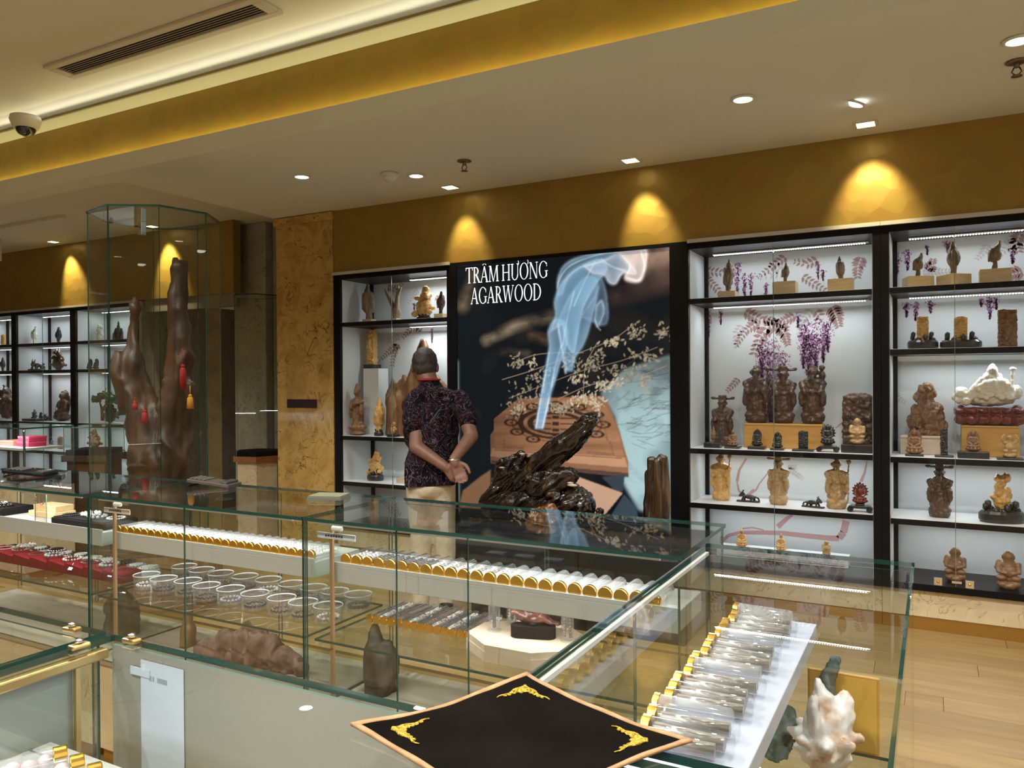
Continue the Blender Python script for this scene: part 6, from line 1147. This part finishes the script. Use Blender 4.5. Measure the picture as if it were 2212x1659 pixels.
for k, (dx, dz, w_, tx) in enumerate(((.18, 0, .16, 'pink box at the lit end of the small case ledge'), (.19, .041, .15, 'pink box stacked on another pink box in the small case'), (-.05, 0, .20, 'flat salmon box at the photo edge in the small case'), (.10, -.283, .3, 'dark flat box lying low in the small case'))):
    o = thing('gift_box', tx, 'box', (PXC+dx, PYC+.02, 1.0035+dz)); MB().cbox(-w_/2, w_/2, -.07, .07, 0, .026, .002).build('box', (PINKD, PINKD, mat('salmon_card', (.5, .16, .12), .5), BLACK)[k], o, off=(0, 0, 0)); MB().cbox(-w_/2-.002, w_/2+.002, -.072, .072, .026, .04, .002).build('lid', (PINK, PINK, mat('salmon_card', (.5, .16, .12), .5), mat('dusty_pink', (.40, .14, .13), .5))[k], o, off=(0, 0, 0))

# ---------------------------------------------------------------- far left wall of lit cabinets
yl = LY-.01
px2x = lambda px: at(px, 800, 1, yl).x
E_ = [px2x(-60), px2x(30), px2x(157.5), px2x(299)]; tx = ('cut by the left photo edge', 'between the photo edge and the tall vitrine', 'partly behind the tall vitrine')
for k in range(3):
    cabinet('display_cabinet', f'far black-framed lit cabinet {tx[k]}', E_[k], E_[k+1]-.002, .05, .05, (2.01, 1.67, 1.02, .66), (E_[k]+E_[k+1])/2, (2.01, 1.67, 'top'), fy=yl, by=LY+.43, mullions=(), power=2.4)
def far(label, name, kind, m_, px, top, z, Y=None, cat='carving', stand=None):
    Y = LY+.25; hw = .24 if kind == 'beast' else .19 if kind in ('crag4', 'beast', 'crag3') else .10; bay = max([k for k in range(3) if px2x(px) > E_[k]] or [0])
    while Y > LY+.11 and at(px, 800, 1, Y).x < E_[bay]+.055+hw: Y -= .01
    x = at(px, 800, 1, Y).x; put(name, label, cat, kind, m_, px, top, z, Y, stand, x=min(max(x, E_[bay]+.06+hw), E_[bay+1]-.06-hw))
far('white crane-like carving on the top shelf of the far cabinet', 'pale_carving', 'horn3', JADE, 75, 705, 2.0105); far('dark upright carving on the top far shelf', 'dark_carving', 'horn2', INKC, 127, 706, 2.0105); far('orange box-like carving at the photo edge on the top far shelf', 'wood_carving', 'slab_arch', TANC, 8, 722, 2.0105); far('dark carving behind the vitrine glass on the top far shelf', 'dark_carving', 'spire', INKC, 256, 693, 2.0105); far('pale carving behind the vitrine on the top far shelf', 'pale_carving', 'crag2', JADE, 215, 700, 2.0105)
far('low grey lumpy stone on the second far shelf', 'lumpy_stone', 'beast', STONE, 57, 776, 1.6705); far('tiny dark stand carving on the second far shelf', 'dark_carving', 'crag2', INKC, 93, 784, 1.6705); far('tall pierced brown rock carving on the second far shelf', 'rock_carving', 'crag4', DARKC, 126, 745, 1.6705); far('dark mushroom-shaped carving behind the vitrine edge', 'dark_carving', 'buddha_flame', INKC, 207, 774, 1.6705); far('small dark carving beside the far cabinet post', 'dark_carving', 'buddha_flame', INKC, 168, 775, 1.6705); far('dark vase-like carving behind the driftwood', 'dark_carving', 'crag2', INKC, 243, 776, 1.6705); far('dark carving at the photo edge on the second far shelf', 'dark_carving', 'horn2', INKC, 6, 772, 1.6705)
far('dark gourd-shaped carving with spiky top on the third far shelf', 'gourd_carving', 'buddha_flame', DARKC, 134, 842, 1.0205); far('pale stacked stone carving on the third far shelf', 'stone_carving', 'crag3', STONE, 70, 884, 1.0205, stand=('block', .3, .15, .03)); far('small dark cup carving on the third far shelf', 'dark_carving', 'crag2', INKC, 87, 890, 1.0205); far('dark rock carving at the photo edge on the third far shelf', 'rock_carving', 'crag1', DARKC, 13, 830, 1.0205); far('low dark dish carving on the third far shelf', 'dish_carving', 'beast', INKC, 100, 893, 1.0205)
far('small brown box carving on the fourth far shelf', 'box_carving', 'slab_arch', BROWNC, 129, 942, .6605); far('grey lumpy carving on the fourth far shelf', 'stone_carving', 'crag2', STONE, 110, 950, .6605); far('small grey stone low behind the driftwood', 'stone_carving', 'beast', STONE, 262, 965, .6605)
# bonsai
t = thing('bonsai', 'green bonsai pine on dark rock behind the vitrine glass', 'bonsai', (E_[2]+.44, LY+.17, 1.0205)); LEAF = noisy('pine_green', [(.3, (.05, .13, .03)), (.7, (.16, .30, .07))], 20, rough=.7)
me = blob('rock', crag(9, .42, 24, .2), .02, .03, 8, scale=(.30, .22, .30)); me.materials.append(DARKC); link('rock', me, t); MB().tube([(-.10, -.03, .03), (-.08, -.05, .16), (.02, -.05, .24), (.12, -.03, .26)], [.022, .018, .012, .006], 8).tube([(-.08, -.05, .16), (-.15, -.03, .25), (-.02, -.03, .42)], [.015, .01, .004], 8).build('trunk', BROWNC, t, off=(0, 0, 0))
for k, (x, z, s) in enumerate(((-.16, .31, .075), (-.05, .35, .08), (.06, .30, .085), (.16, .26, .07), (.24, .12, .065), (-.22, .28, .05), (.20, .32, .05))):
    b = MB(); rr = random.Random(k)
    for j in range(60): a = rr.uniform(0, 6.28); d_ = rr.random()**.5*s; b.ball((x+d_*math.cos(a)*1.5, -.03+d_*math.sin(a)*.7, z+rr.gauss(0, .012)), .014, 0, sc=(1.2, 1, .7))
    b.build('foliage_pad', LEAF, t, off=(0, 0, 0), kind='stuff')
# corridor column panels left of the driftwood gap
structure(MB().box(E_[3]+.002, E_[3]+.05, LY, LY+1.58, 0, 2.43).build('wall_cabinet_end', GREYM))
bpy.context.view_layer.update()
